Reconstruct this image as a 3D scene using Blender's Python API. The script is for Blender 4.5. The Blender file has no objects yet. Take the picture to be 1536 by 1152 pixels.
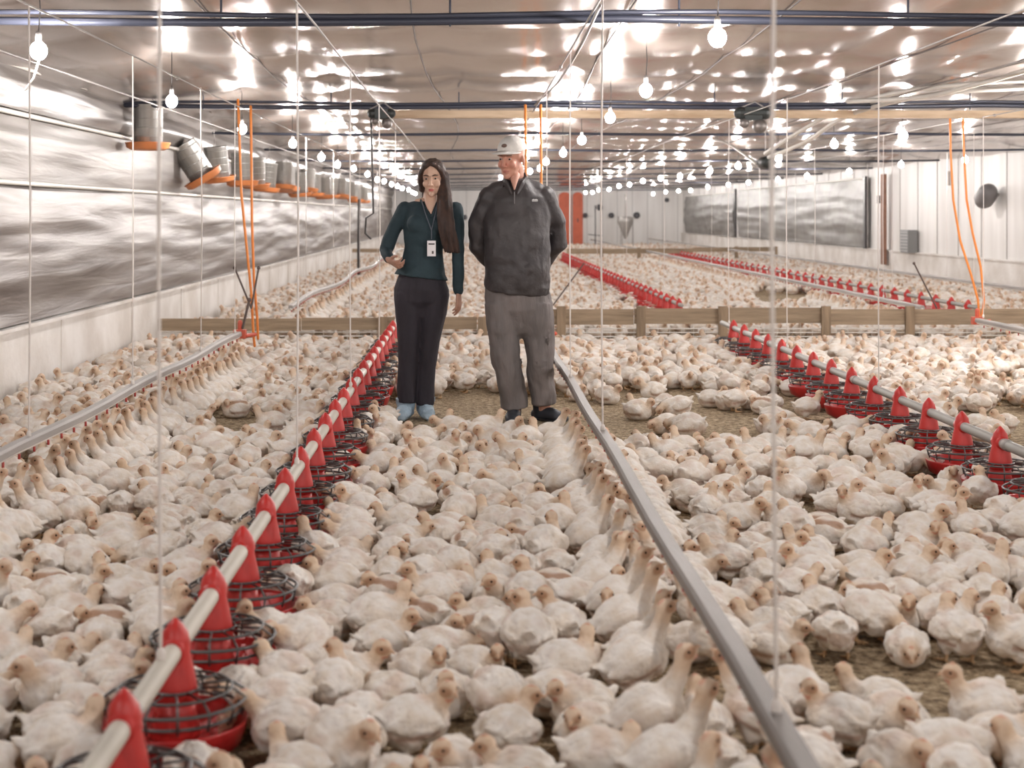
import bpy, bmesh, math, random
import numpy as np
from mathutils import Vector, Matrix, Euler, noise

random.seed(7)
C = bpy.context.scene.collection
SC = bpy.context.scene
PI = math.pi

# ------------------------------------------------------------------ camera, world, exposure
CAM_H = 1.30                 # eye height above the litter
FPX = 2300.0                 # focal length in pixels of a 1536 px wide frame
VPX, VPY = 705.0, 322.0      # where the house's long axis vanishes
cam_data = bpy.data.cameras.new('camera')
cam = bpy.data.objects.new('camera', cam_data)
C.objects.link(cam)
cam.location = (0, 0, CAM_H)
cam.rotation_euler = (PI / 2, 0, 0)
cam_data.sensor_width = 36
cam_data.lens = FPX / 1536 * 36
cam_data.shift_x = (768 - VPX) / 1536
cam_data.shift_y = -(576 - VPY) / 1536
cam_data.clip_start = 0.1
cam_data.clip_end = 200
cam_data.dof.use_dof = True
cam_data.dof.focus_distance = 8.6
cam_data.dof.aperture_fstop = 3.6
SC.camera = cam

world = bpy.data.worlds.new('world')
SC.world = world
world.use_nodes = True
world.node_tree.nodes['Background'].inputs[0].default_value = (0.9, 0.92, 1.0, 1)
world.node_tree.nodes['Background'].inputs[1].default_value = 0.3

SC.view_settings.view_transform = 'Standard'
SC.view_settings.look = 'None'
SC.view_settings.gamma = 1
SC.view_settings.use_curve_mapping = False
SC.view_settings.exposure = 0.0
SC.cycles.use_denoising = True
SC.cycles.max_bounces = 8
SC.cycles.diffuse_bounces = 5
SC.cycles.glossy_bounces = 4
SC.cycles.sample_clamp_indirect = 6
SC.cycles.caustics_reflective = False

BULB_STRENGTH = 820.0

# ------------------------------------------------------------------ helpers
def tag(o, label=None, cat=None, group=None, kind=None):
    if label: o['label'] = label
    if cat: o['category'] = cat
    if group: o['group'] = group
    if kind: o['kind'] = kind
    return o

def empty(name, loc, label, cat, group=None, rz=0):
    o = bpy.data.objects.new(name, None)
    C.objects.link(o)
    o.location = loc
    o.rotation_euler = (0, 0, rz)
    o.empty_display_size = 0.1
    return tag(o, label, cat, group)

def node_mat(name):
    m = bpy.data.materials.new(name)
    m.use_nodes = True
    nt = m.node_tree
    return m, nt, nt.nodes['Principled BSDF']

def mat(name, col, rough=0.6, metal=0.0, var=0.0, scale=8.0, bump=0.0, bscale=40.0, stretch=(1, 1, 1), col2=None, spec=0.5, trans=0.0):
    """plain procedural material: base colour with a noise variation, optional bump"""
    m, nt, b = node_mat(name)
    N, L = nt.nodes, nt.links
    b.inputs['Roughness'].default_value = rough
    b.inputs['Metallic'].default_value = metal
    b.inputs['Specular IOR Level'].default_value = spec
    if trans: b.inputs['Transmission Weight'].default_value = trans
    tc = N.new('ShaderNodeTexCoord'); mp = N.new('ShaderNodeMapping')
    mp.inputs['Scale'].default_value = stretch
    L.new(tc.outputs['Object'], mp.inputs[0])
    ns = N.new('ShaderNodeTexNoise'); ns.inputs['Scale'].default_value = scale; ns.inputs['Detail'].default_value = 6
    L.new(mp.outputs[0], ns.inputs['Vector'])
    rp = N.new('ShaderNodeValToRGB')
    c2 = col2 or tuple(max(0, c * (1 - var)) for c in col)
    rp.color_ramp.elements[0].position = 0.35; rp.color_ramp.elements[1].position = 0.65
    rp.color_ramp.elements[0].color = (*c2, 1); rp.color_ramp.elements[1].color = (*col, 1)
    L.new(ns.outputs[0], rp.inputs[0]); L.new(rp.outputs[0], b.inputs['Base Color'])
    if bump:
        n2 = N.new('ShaderNodeTexNoise'); n2.inputs['Scale'].default_value = bscale; n2.inputs['Detail'].default_value = 4
        L.new(mp.outputs[0], n2.inputs['Vector'])
        bp = N.new('ShaderNodeBump'); bp.inputs['Strength'].default_value = bump; bp.inputs['Distance'].default_value = 0.02
        L.new(n2.outputs[0], bp.inputs['Height']); L.new(bp.outputs[0], b.inputs['Normal'])
    return m

class G:
    """collects closed shapes; build() links them as one mesh object"""
    def __init__(s): s.v = []; s.f = []
    def add(s, vs, fs):
        k = len(s.v); s.v += [tuple(p) for p in vs]; s.f += [tuple(i + k for i in f) for f in fs]
        return s
    def box(s, a, b):
        (x0, y0, z0), (x1, y1, z1) = a, b
        vs = [(x0,y0,z0),(x1,y0,z0),(x1,y1,z0),(x0,y1,z0),(x0,y0,z1),(x1,y0,z1),(x1,y1,z1),(x0,y1,z1)]
        return s.add(vs, [(0,3,2,1),(4,5,6,7),(0,1,5,4),(1,2,6,5),(2,3,7,6),(3,0,4,7)])
    def ell(s, c, r, rot=None, n=14, m=9):
        R = rot.to_matrix() if rot else Matrix.Identity(3)
        c = Vector(c); vs = []
        vs.append(c + R @ Vector((0, 0, -r[2])))
        for i in range(1, m):
            t = -PI / 2 + PI * i / m
            for j in range(n):
                a = 2 * PI * j / n
                vs.append(c + R @ Vector((r[0]*math.cos(t)*math.cos(a), r[1]*math.cos(t)*math.sin(a), r[2]*math.sin(t))))
        vs.append(c + R @ Vector((0, 0, r[2])))
        fs = [(0, 1 + (j + 1) % n, 1 + j) for j in range(n)]
        for i in range(m - 2):
            for j in range(n):
                a, b2 = 1 + i*n + j, 1 + i*n + (j+1) % n
                fs.append((a, b2, b2 + n, a + n))
        e = len(vs) - 1; k = 1 + (m - 2) * n
        fs += [(k + j, k + (j+1) % n, e) for j in range(n)]
        return s.add(vs, fs)
    def tube(s, pts, rad, n=10, side=None, cap=True, rnd=True):
        """loft along pts; rad: number, list of numbers, or list of (a along side, b across)"""
        P = [Vector(p) for p in pts]; k = len(P)
        if not isinstance(rad, (list, tuple)): rad = [rad] * k
        rad = [(r, r) if not isinstance(r, (list, tuple)) else r for r in rad]
        if rnd:   # rounded ends
            d0 = (P[0] - P[1]).normalized(); d1 = (P[-1] - P[-2]).normalized()
            m0 = min(rad[0]); m1 = min(rad[-1])
            P = [P[0] + d0 * m0 * 0.9, P[0] + d0 * m0 * 0.6] + P + [P[-1] + d1 * m1 * 0.6, P[-1] + d1 * m1 * 0.9]
            sc = lambda r, q: (r[0] * q, r[1] * q)
            rad = [sc(rad[0], .35), sc(rad[0], .78)] + list(rad) + [sc(rad[-1], .78), sc(rad[-1], .35)]
            k += 4
        S = Vector(side) if side else None
        vs = []; U = None
        for i in range(k):
            t = (P[min(i+1, k-1)] - P[max(i-1, 0)]).normalized()
            if S is not None: u = S - t * S.dot(t)
            elif U is None:
                u = Vector((0, 0, 1)) if abs(t.z) < .9 else Vector((1, 0, 0)); u = u - t * u.dot(t)
            else: u = U - t * U.dot(t)
            u.normalize(); U = u; w = t.cross(u)
            for j in range(n):
                a = 2 * PI * j / n
                vs.append(P[i] + u * rad[i][0] * math.cos(a) + w * rad[i][1] * math.sin(a))
        fs = []
        for i in range(k - 1):
            for j in range(n):
                a, b2 = i*n + j, i*n + (j+1) % n
                fs.append((a, b2, b2 + n, a + n))
        if cap: fs += [tuple(reversed(range(n))), tuple(range((k-1)*n, k*n))]
        return s.add(vs, fs)
    def lathe(s, prof, n=20, c=(0, 0, 0), closed=False):
        """prof = [(r, z)] spun about z; closed joins the last ring to the first"""
        vs = []; k = len(prof)
        for r, z in prof:
            for j in range(n):
                a = 2 * PI * j / n
                vs.append((c[0] + r * math.cos(a), c[1] + r * math.sin(a), c[2] + z))
        fs = []
        for i in range(k if closed else k - 1):
            for j in range(n):
                a, b2 = i*n + j, i*n + (j+1) % n
                c2, d2 = ((i+1) % k)*n + (j+1) % n, ((i+1) % k)*n + j
                fs.append((a, b2, c2, d2))
        if not closed: fs += [tuple(reversed(range(n))), tuple(range((k-1)*n, k*n))]
        return s.add(vs, fs)
    def xform(s, M):
        s.v = [tuple(M @ Vector(p)) for p in s.v]; return s
    def mesh(s, name='mesh'):
        me = bpy.data.meshes.new(name); me.from_pydata(s.v, [], s.f); me.update(); return me
    def build(s, name, m, parent=None, smooth=True, loc=None):
        me = s.mesh(name); return link(name, me, m, parent, smooth, loc)

def link(name, me, m, parent=None, smooth=True, loc=None):
    o = bpy.data.objects.new(name, me)
    if m is not None and not me.materials: me.materials.append(m)
    me.polygons.foreach_set('use_smooth', [smooth] * len(me.polygons))
    C.objects.link(o)
    if parent: o.parent = parent
    if loc: o.location = loc
    return o

def fuse(g, voxel, smooth=4, dec=None, name='mesh'):
    """union of the collected closed shapes as one continuous skin"""
    me = g.mesh('tmp'); o = bpy.data.objects.new('tmp', me); C.objects.link(o)
    r = o.modifiers.new('r', 'REMESH'); r.mode = 'VOXEL'; r.voxel_size = voxel
    if smooth:
        q = o.modifiers.new('s', 'SMOOTH'); q.factor = 0.5; q.iterations = smooth
    if dec:
        d = o.modifiers.new('d', 'DECIMATE'); d.ratio = dec
    dg = bpy.context.evaluated_depsgraph_get(); dg.update()
    ne = bpy.data.meshes.new_from_object(o.evaluated_get(dg))
    bpy.data.objects.remove(o); bpy.data.meshes.remove(me)
    ne.name = name
    return ne

def dup(root, loc, rz=0, label=None, group=None):
    r = root.copy(); C.objects.link(r); r.location = loc; r.rotation_euler = (root.rotation_euler[0], root.rotation_euler[1], rz)
    if label: r['label'] = label
    if group: r['group'] = group
    for ch in list(root.children):
        c = ch.copy(); C.objects.link(c); c.parent = r
        for g2 in ch.children:
            d = g2.copy(); C.objects.link(d); d.parent = c
    return r

ORD = ['nearest', 'second nearest', 'third nearest', 'fourth nearest', 'fifth nearest', 'sixth nearest', 'seventh nearest', 'eighth nearest', 'ninth nearest', 'tenth nearest']
NTH = ['first', 'second', 'third', 'fourth', 'fifth', 'sixth', 'seventh', 'eighth', 'ninth', 'tenth', 'eleventh', 'twelfth', 'thirteenth', 'fourteenth', 'fifteenth',
       'sixteenth', 'seventeenth', 'eighteenth', 'nineteenth']
def nth(i):
    """i = 0 -> first"""
    if i < 19: return NTH[i]
    i += 1
    tens = {2: 'twenty', 3: 'thirty', 4: 'forty', 5: 'fifty', 6: 'sixty', 7: 'seventy', 8: 'eighty', 9: 'ninety'}
    if i % 10 == 0: return {2: 'twentieth', 3: 'thirtieth', 4: 'fortieth', 5: 'fiftieth', 6: 'sixtieth', 7: 'seventieth'}[i // 10]
    return tens[i // 10] + '-' + NTH[i % 10 - 1]

# ------------------------------------------------------------------ measures of the house (metres)
XL, XR = -3.2, 8.6
Y0, Y1 = -5.0, 62.0
ZC = 2.45
RAIL_X = [-1.87, 0.58, 4.72, 7.0]       # drinker rails
FEED_X = [-0.70, 2.40, 5.62]            # red feeder rows
RAIL_Z, PIPE_Z = 0.335, 0.27
FENCE_Y = 15.5

# ------------------------------------------------------------------ floor and shell
def litter_mat():
    m, nt, b = node_mat('litter')
    N, L = nt.nodes, nt.links
    tc = N.new('ShaderNodeTexCoord')
    n1 = N.new('ShaderNodeTexNoise'); n1.inputs['Scale'].default_value = 26; n1.inputs['Detail'].default_value = 8; n1.inputs['Roughness'].default_value = .7
    n2 = N.new('ShaderNodeTexVoronoi'); n2.inputs['Scale'].default_value = 60
    n3 = N.new('ShaderNodeTexNoise'); n3.inputs['Scale'].default_value = 1.3; n3.inputs['Detail'].default_value = 3
    for n in (n1, n2, n3): L.new(tc.outputs['Object'], n.inputs['Vector'])
    rp = N.new('ShaderNodeValToRGB'); e = rp.color_ramp.elements
    e[0].position = .36; e[0].color = (.14, .09, .05, 1); e[1].position = .64; e[1].color = (.85, .68, .46, 1)
    x = e.new(.5); x.color = (.52, .38, .23, 1)
    L.new(n1.outputs[0], rp.inputs[0])
    mx = N.new('ShaderNodeMixRGB'); mx.blend_type = 'MULTIPLY'; mx.inputs[0].default_value = .45
    L.new(rp.outputs[0], mx.inputs[1]); L.new(n3.outputs[0], mx.inputs[2])
    L.new(mx.outputs[0], b.inputs['Base Color'])
    b.inputs['Roughness'].default_value = .95
    ad = N.new('ShaderNodeMath'); ad.operation = 'ADD'
    L.new(n1.outputs[0], ad.inputs[0]); L.new(n2.outputs[0], ad.inputs[1])
    bp = N.new('ShaderNodeBump'); bp.inputs['Strength'].default_value = .9; bp.inputs['Distance'].default_value = .02
    L.new(ad.outputs[0], bp.inputs['Height']); L.new(bp.outputs[0], b.inputs['Normal'])
    return m

def grid(name, fx, nu, nv, m, kind=None, parent=None):
    """fx(u, v) -> point, u, v in 0..1"""
    vs = [fx(i / nu, j / nv) for j in range(nv + 1) for i in range(nu + 1)]
    fs = [(j*(nu+1)+i, j*(nu+1)+i+1, (j+1)*(nu+1)+i+1, (j+1)*(nu+1)+i) for j in range(nv) for i in range(nu)]
    g = G(); g.add(vs, fs); o = g.build(name, m, parent)
    if kind: o['kind'] = kind
    return o

fl = G().box((XL - .3, Y0 - .3, -.2), (XR + .3, Y1 + .3, 0)).build('floor', litter_mat(), smooth=False); fl['kind'] = 'structure'

def foil_mat():
    m, nt, b = node_mat('ceiling_foil')
    N, L = nt.nodes, nt.links
    tc = N.new('ShaderNodeTexCoord')
    mp = N.new('ShaderNodeMapping'); mp.inputs['Scale'].default_value = (1.0, .35, 1)
    L.new(tc.outputs['Object'], mp.inputs[0])
    n1 = N.new('ShaderNodeTexNoise'); n1.inputs['Scale'].default_value = 3.0; n1.inputs['Detail'].default_value = 6
    n2 = N.new('ShaderNodeTexNoise'); n2.inputs['Scale'].default_value = 1.1; n2.inputs['Detail'].default_value = 3
    L.new(mp.outputs[0], n1.inputs['Vector']); L.new(tc.outputs['Object'], n2.inputs['Vector'])
    rp = N.new('ShaderNodeValToRGB'); e = rp.color_ramp.elements
    e[0].position = .35; e[0].color = (.46, .38, .34, 1); e[1].position = .68; e[1].color = (.62, .555, .51, 1)
    L.new(n2.outputs[0], rp.inputs[0]); L.new(rp.outputs[0], b.inputs['Base Color'])
    b.inputs['Metallic'].default_value = .85
    b.inputs['Roughness'].default_value = .20
    bp = N.new('ShaderNodeBump'); bp.inputs['Strength'].default_value = .24; bp.inputs['Distance'].default_value = .04
    L.new(n1.outputs[0], bp.inputs['Height']); L.new(bp.outputs[0], b.inputs['Normal'])
    return m
FOIL = foil_mat()

def ceil_pt(u, v):
    x = XL - .1 + (XR - XL + .2) * u; y = Y0 - .1 + (Y1 - Y0 + .2) * v
    edge = min(x - XL, XR - x)
    z = ZC - .12 * max(0, 1 - edge / 1.2)
    s = (x / .95 + .3 * math.sin(y * .21)) % 1.0           # sheets sag between lengthwise battens
    z -= .035 * (1 - abs(2 * s - 1) ** 3)
    t = (y / 1.55) % 1.0                                    # and between the purlins
    z -= .022 * (1 - abs(2 * t - 1) ** 2.2)
    z += .012 * noise.noise(Vector((x * 1.3, y * .8, 3)))
    return (x, y, z)
grid('ceiling', ceil_pt, 200, 560, FOIL, 'structure')
k = 0
for xs_ in (-1.45, -.25, .95, 1.75, 2.95, 3.9, 5.1, 6.2, 7.4):
    g = G(); pts = []
    for j in range(60):
        y_ = Y0 + .2 + j * 1.12
        u_ = (xs_ + .10 * math.sin(y_ * .35 + k) - XL + .1) / (XR - XL + .2)
        q_ = ceil_pt(u_, (y_ - Y0 + .1) / (Y1 - Y0 + .2))
        pts.append((q_[0], q_[1], q_[2] - .012))
    g.tube(pts, .0055, 5); o = g.build('trim_%d' % (k + 3), mat('seam_batten', (.16, .13, .12), .6) if k == 0 else bpy.data.materials['seam_batten']); o['kind'] = 'structure'; k += 1
rf = G().box((XL - .3, Y0 - .3, ZC + .12), (XR + .3, Y1 + .3, ZC + .3)).build('ceiling', mat('roof_deck', (.4, .38, .36), .8), smooth=False); rf['kind'] = 'structure'

WHITEWALL = mat('whitewash', (.86, .83, .80), .75, 0, scale=1.8, col2=(.66, .61, .56), bump=.25, bscale=18)
def panel_mat():
    m, nt, b = node_mat('white_panel_wall')
    N, L = nt.nodes, nt.links
    tc = N.new('ShaderNodeTexCoord'); mp = N.new('ShaderNodeMapping'); mp.inputs['Scale'].default_value = (1, 1, .12)
    L.new(tc.outputs['Object'], mp.inputs[0])
    n1 = N.new('ShaderNodeTexNoise'); n1.inputs['Scale'].default_value = 2.2; n1.inputs['Detail'].default_value = 5
    L.new(mp.outputs[0], n1.inputs['Vector'])
    rp = N.new('ShaderNodeValToRGB'); e = rp.color_ramp.elements
    e[0].position = .3; e[0].color = (.70, .67, .64, 1); e[1].position = .7; e[1].color = (.88, .86, .84, 1)
    L.new(n1.outputs[0], rp.inputs[0]); L.new(rp.outputs[0], b.inputs['Base Color'])
    b.inputs['Roughness'].default_value = .6
    return m
PANEL = panel_mat()

w = G().box((XL - .25, Y0, 0), (XL, Y1, ZC + .2)).build('wall_left', WHITEWALL, smooth=False); w['kind'] = 'structure'
w = G().box((XR, Y0, 0), (XR + .25, Y1, ZC + .2)).build('wall_right', PANEL, smooth=False); w['kind'] = 'structure'
w = G().box((XL - .25, Y1, 0), (XR + .25, Y1 + .25, ZC + .2)).build('wall_far', PANEL, smooth=False); w['kind'] = 'structure'
w = G().box((XL - .25, Y0 - .25, 0), (XR + .25, Y0, ZC + .2)).build('wall_near', PANEL, smooth=False); w['kind'] = 'structure'
# low white kerb wall along the left side with its ledge
g = G().box((XL, Y0, 0), (XL + .05, Y1, .50)); g.box((XL, Y0, .50), (XL + .09, Y1, .525))
y = 2.0
while y < Y1: g.box((XL + .05, y, 0), (XL + .062, y + .05, .50)); y += 2.45
w = g.build('baseboard_left', WHITEWALL, smooth=False); w['kind'] = 'structure'
g = G().box((XR - .05, Y0, 0), (XR, Y1, .55)); g.box((XR - .08, Y0, .55), (XR, Y1, .575))
w = g.build('baseboard_right', WHITEWALL, smooth=False); w['kind'] = 'structure'
g = G()
y = 16.0
while y < 61: g.box((XR - .012, y, .58), (XR, y + .02, ZC)); y += 1.22
w = g.build('trim_1', mat('panel_seam', (.45, .42, .40), .6), smooth=False); w['kind'] = 'structure'
g = G()
x = XL + .6
while x < XR: g.box((x, Y1 - .012, 0), (x + .03, Y1, ZC)); x += .61
w = g.build('trim_2', mat('panel_seam_far', (.55, .53, .51), .6), smooth=False); w['kind'] = 'structure'

# curtains ---------------------------------------------------------------
def tarp_mat(name, ca, cb, rough, metal, sc3=(1, .22, 4)):
    m, nt, b = node_mat(name)
    N, L = nt.nodes, nt.links
    tc = N.new('ShaderNodeTexCoord'); mp = N.new('ShaderNodeMapping'); mp.inputs['Scale'].default_value = sc3
    L.new(tc.outputs['Object'], mp.inputs[0])
    n1 = N.new('ShaderNodeTexNoise'); n1.inputs['Scale'].default_value = 2.4; n1.inputs['Detail'].default_value = 7; n1.inputs['Distortion'].default_value = .6
    L.new(mp.outputs[0], n1.inputs['Vector'])
    rp = N.new('ShaderNodeValToRGB'); e = rp.color_ramp.elements
    e[0].position = .35; e[0].color = (*ca, 1); e[1].position = .65; e[1].color = (*cb, 1)
    L.new(n1.outputs[0], rp.inputs[0]); L.new(rp.outputs[0], b.inputs['Base Color'])
    b.inputs['Metallic'].default_value = metal; b.inputs['Roughness'].default_value = rough
    bp = N.new('ShaderNodeBump'); bp.inputs['Strength'].default_value = .22; bp.inputs['Distance'].default_value = .04
    L.new(n1.outputs[0], bp.inputs['Height']); L.new(bp.outputs[0], b.inputs['Normal'])
    return m
TARP = tarp_mat('silver_tarpaulin', (.13, .105, .095), (.28, .25, .23), .45, .3)
TARP_P = tarp_mat('pale_tarpaulin', (.20, .18, .165), (.33, .30, .28), .5, .3)
TARP_D = tarp_mat('grey_tarpaulin', (.17, .16, .15), (.27, .26, .245), .5, .3, (1, .5, .9))
SHEET = tarp_mat('clear_plastic_sheet', (.15, .13, .12), (.36, .33, .31), .4, .2)
STEEL = mat('galvanised_steel', (.42, .39, .37), .5, .4, .2, 12)
PIPEWHITE = mat('white_pvc', (.86, .82, .76), .35, 0, .08, 5)

def curtain(name, xs, ya, yb, za, zb, m, label, amp=.03, group=None):
    t = empty(name, (xs, ya, za), label, 'curtain', group)
    def f(u, v):
        y = (yb - ya) * u; z = (zb - za) * v
        d = amp * (noise.noise(Vector((y * .30 + ya, z * 5.0, 1.7))) + .35 * noise.noise(Vector((y * .9, z * 11, 5))))
        sag = amp * 1.2 * math.sin(PI * v)
        return ((d + sag) * (1 if xs < 0 else -1), y, z)
    grid('tarpaulin', f, int((yb - ya) * 9), 34, m, parent=t)
    sx = 1 if xs < 0 else -1
    G().tube([(sx*.03, 0, zb - za), (sx*.03, yb - ya, zb - za)], .018).build('top_roller', PIPEWHITE, t)
    return t
curtain('side_curtain', XL + .045, Y0, 61.8, .54, 1.52, TARP, 'long silver tarpaulin curtain above the low white wall on the left', .028)
curtain('side_curtain', XL + .045, Y0, 61.8, 1.54, 2.0, TARP_P, 'shorter pale tarpaulin strip above the long silver curtain on the left', .022)
curtain('plastic_sheet', XL + .05, Y0, 61.8, 2.03, 2.33, SHEET, 'crumpled whitish plastic sheet between left curtain and ceiling', .05)
curtain('side_curtain', XR - .09, 33.0, 48.6, .60, 2.08, TARP_D, 'nearer dark grey tarpaulin curtain on the right wall', .03)
curtain('side_curtain', XR - .09, 49.4, 60.6, .60, 2.02, TARP_D, 'farther dark grey tarpaulin curtain on the right wall, at the far corner', .04)
DARK = mat('dark_metal', (.06, .055, .055), .45, .4)
for yy, lab in ((32.9, 'dark upright post at near end of the right grey curtain'), (49.0, 'dark upright post between the two right grey curtains')):
    tag(G().box((-.03, -.07, 0), (.03, .07, 1.55)).build('curtain_post', DARK, None, False, (XR - .12, yy, .575)), lab, 'post')
tag(G().box((-.03, -.12, 0), (.03, .12, 1.85)).build('wooden_post', mat('brown_post', (.30, .15, .10), .7, 0, .3, 9), None, False, (XR - .13, 31.4, .28)),
    'tall brown upright post against the white right wall', 'post')

# ------------------------------------------------------------------ beams under the ceiling
BEAMDARK = mat('blue_black_pipe', (.055, .06, .085), .35, .2)
WOOD = mat('pale_timber', (.62, .47, .33), .75, 0, .3, 3, .2, 30, stretch=(1, 6, 6), col2=(.44, .31, .2))
beams = [7.7, 13.8, 18.5, 23.2] + [23.2 + 4.6 * k for k in range(1, 9)]
for i, yb in enumerate(beams):
    g = G()
    pts = [(XL + .1 + (XR - XL - .2) * k / 24, yb, 2.285 - .02 * math.sin(PI * ((k * 3) % 24) / 24)) for k in range(25)]
    g.tube(pts, .021 if i < 2 else .017, 8)
    if i < 2:
        pts = [(XL + .1 + (XR - XL - .2) * k / 24, yb - .02, 2.305 + .012 * math.sin(k * .9)) for k in range(25)]
        g.tube(pts, .013, 8)
        x = XL + .8
        while x < XR - .3:
            g.tube([(x, yb, 2.25), (x, yb, 2.40)], .006, 6); x += 1.15
    tag(g.build('ceiling_pipe', BEAMDARK), 'dark blue pipe under the ceiling, %s from the camera' % nth(i), 'pipe', 'dark pipes across the ceiling')
tag(G().box((-4.6, -.03, -.035), (4.6, .03, .035)).build('timber_beam', WOOD, None, False, (3.9, 14.15, 2.225)), 'pale timber beam behind the second dark ceiling pipe', 'beam')
# two conduits running lengthwise on the left slope
for x_, z_, lab in ((-2.75, 2.26, 'thin pale pipe running lengthwise high along the left side'), (3.6, 2.30, 'thin white conduit running lengthwise under the right part of ceiling')):
    tag(G().tube([(0, 0, 0), (0, 50, 0)], .008, 8).build('conduit', STEEL, None, True, (x_, 4.0, z_)), lab, 'pipe')

# ------------------------------------------------------------------ lamps
def bulb_mat():
    m, nt, b = node_mat('lit_bulb')
    b.inputs['Base Color'].default_value = (1, 1, 1, 1)
    b.inputs['Emission Color'].default_value = (1.0, .95, .92, 1)
    b.inputs['Emission Strength'].default_value = BULB_STRENGTH
    return m
BULB = bulb_mat()
CORD = mat('black_cord', (.05, .045, .045), .6)
SOCK = mat('lamp_socket', (.30, .28, .27), .6)
def make_lamp(loc, label):
    t = empty('hanging_lamp', loc, label, 'lamp', 'bare bulbs hanging in rows under the ceiling')
    G().ell((0, 0, 0), (.042, .042, .046), n=10, m=7).build('bulb', BULB, t)
    G().tube([(0, 0, .050), (0, 0, .085)], .015, 8).build('socket', SOCK, t)
    G().tube([(0, 0, .085), (.008, 0, .2), (0, 0, .36)], .0035, 6).build('cord', CORD, t)
    return t
lamp_rows = [
    (-2.05, [7.45 + 3.3 * k for k in range(-3, 16)], 'left lamp row'),
    (1.15, [-2.4, .8, 4.0, 7.1, 10.0, 12.8, 16.2, 19.2] + [19.2 + 3.3 * k for k in range(1, 13)], 'lamp row above the man'),
    (4.3, [-1.6, 1.7, 5.0, 8.3, 11.7, 15.1, 17.9] + [17.9 + 3.3 * k for k in range(1, 13)], 'inner right lamp row'),
    (7.1, [-.5, 5.3, 8.6, 12.0, 15.3, 18.6, 21.9] + [21.9 + 3.4 * k for k in range(1, 12)], 'lamp row nearest the right wall'),
]
lamp0 = None
for x_, ys, rn in lamp_rows:
    k = 0
    for y_ in ys:
        px = VPX + FPX * x_ / y_ if y_ > 1 else -999
        py = VPY - FPX * .8 / y_ if y_ > 1 else -999
        seen = -20 < px < 1556 and py > -20
        lab = ('bare glowing bulb hanging %s from the front in %s' % (nth(k), rn)) if seen else 'bare glowing bulb hanging outside the picture, over the near part of house'
        if seen: k += 1
        loc = (x_ + random.uniform(-.05, .05), y_, 2.10 + random.uniform(-.03, .03))
        if lamp0 is None: lamp0 = make_lamp(loc, lab)
        else: dup(lamp0, loc, random.uniform(0, 6), lab)

# stronger unseen lamp, added just outside the frame to brighten the right-edge birds
t = empty('added_lamp', (5.25, 11.2, 1.95), 'stronger lamp added outside the picture to brighten birds, right of the right feeders', 'lamp')
G().ell((0, 0, 0), (.075, .075, .08), n=12, m=8).build('bulb', BULB, t)
G().tube([(0, 0, .085), (0, 0, .15)], .025, 8).build('socket', SOCK, t)
G().tube([(0, 0, .15), (0, 0, .50)], .004, 6).build('cord', CORD, t)

# ------------------------------------------------------------------ suspension cables, cords
ROPE = mat('white_cord', (.80, .74, .70), .7)
names = {-1.87: 'left drinker rail', -.70: 'left red feeder row', .58: 'middle drinker rail', 2.40: 'right red feeder row', 4.72: 'right drinker rail', 5.62: 'far right red feeder row', 7.0: 'rail by the right wall'}
cable_z = {-1.87: 2.18, -.70: 2.15, .58: 2.25, 2.40: 2.18, 4.72: 2.2, 5.62: 2.2, 7.0: 2.2}
for x_, z_ in cable_z.items():
    if x_ == 7.0: continue
    g = G(); pts = [(0, k * 4.0, .012 * math.sin(k * 2.1)) for k in range(15)]
    g.tube(pts, .005, 6)
    for k in range(1, 14): g.ell((0, k * 4.0 - 1.2, -.005), (.012, .03, .014), n=8, m=5)
    tag(g.build('suspension_cable', STEEL, None, True, (x_, 3.0, z_)), 'steel suspension cable under the ceiling above the %s' % names[x_], 'cable', 'suspension cables under the ceiling')
cords = {-1.87: [6.5, 8.5, 10.65, 12.2, 17.5, 21, 26, 31], -.70: [3.47, 6.2, 9.0, 11.8, 14.4], .58: [2.9, 6.7, 8.85, 11.6],
         2.40: [6.3, 9.0, 11.6, 14.2, 19.0, 23.5, 29], 4.72: [14.1, 17.5, 21, 25, 30], 5.62: [17.1, 20.4, 25, 31], 7.0: [18.5, 22.5, 27, 33]}
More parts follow.
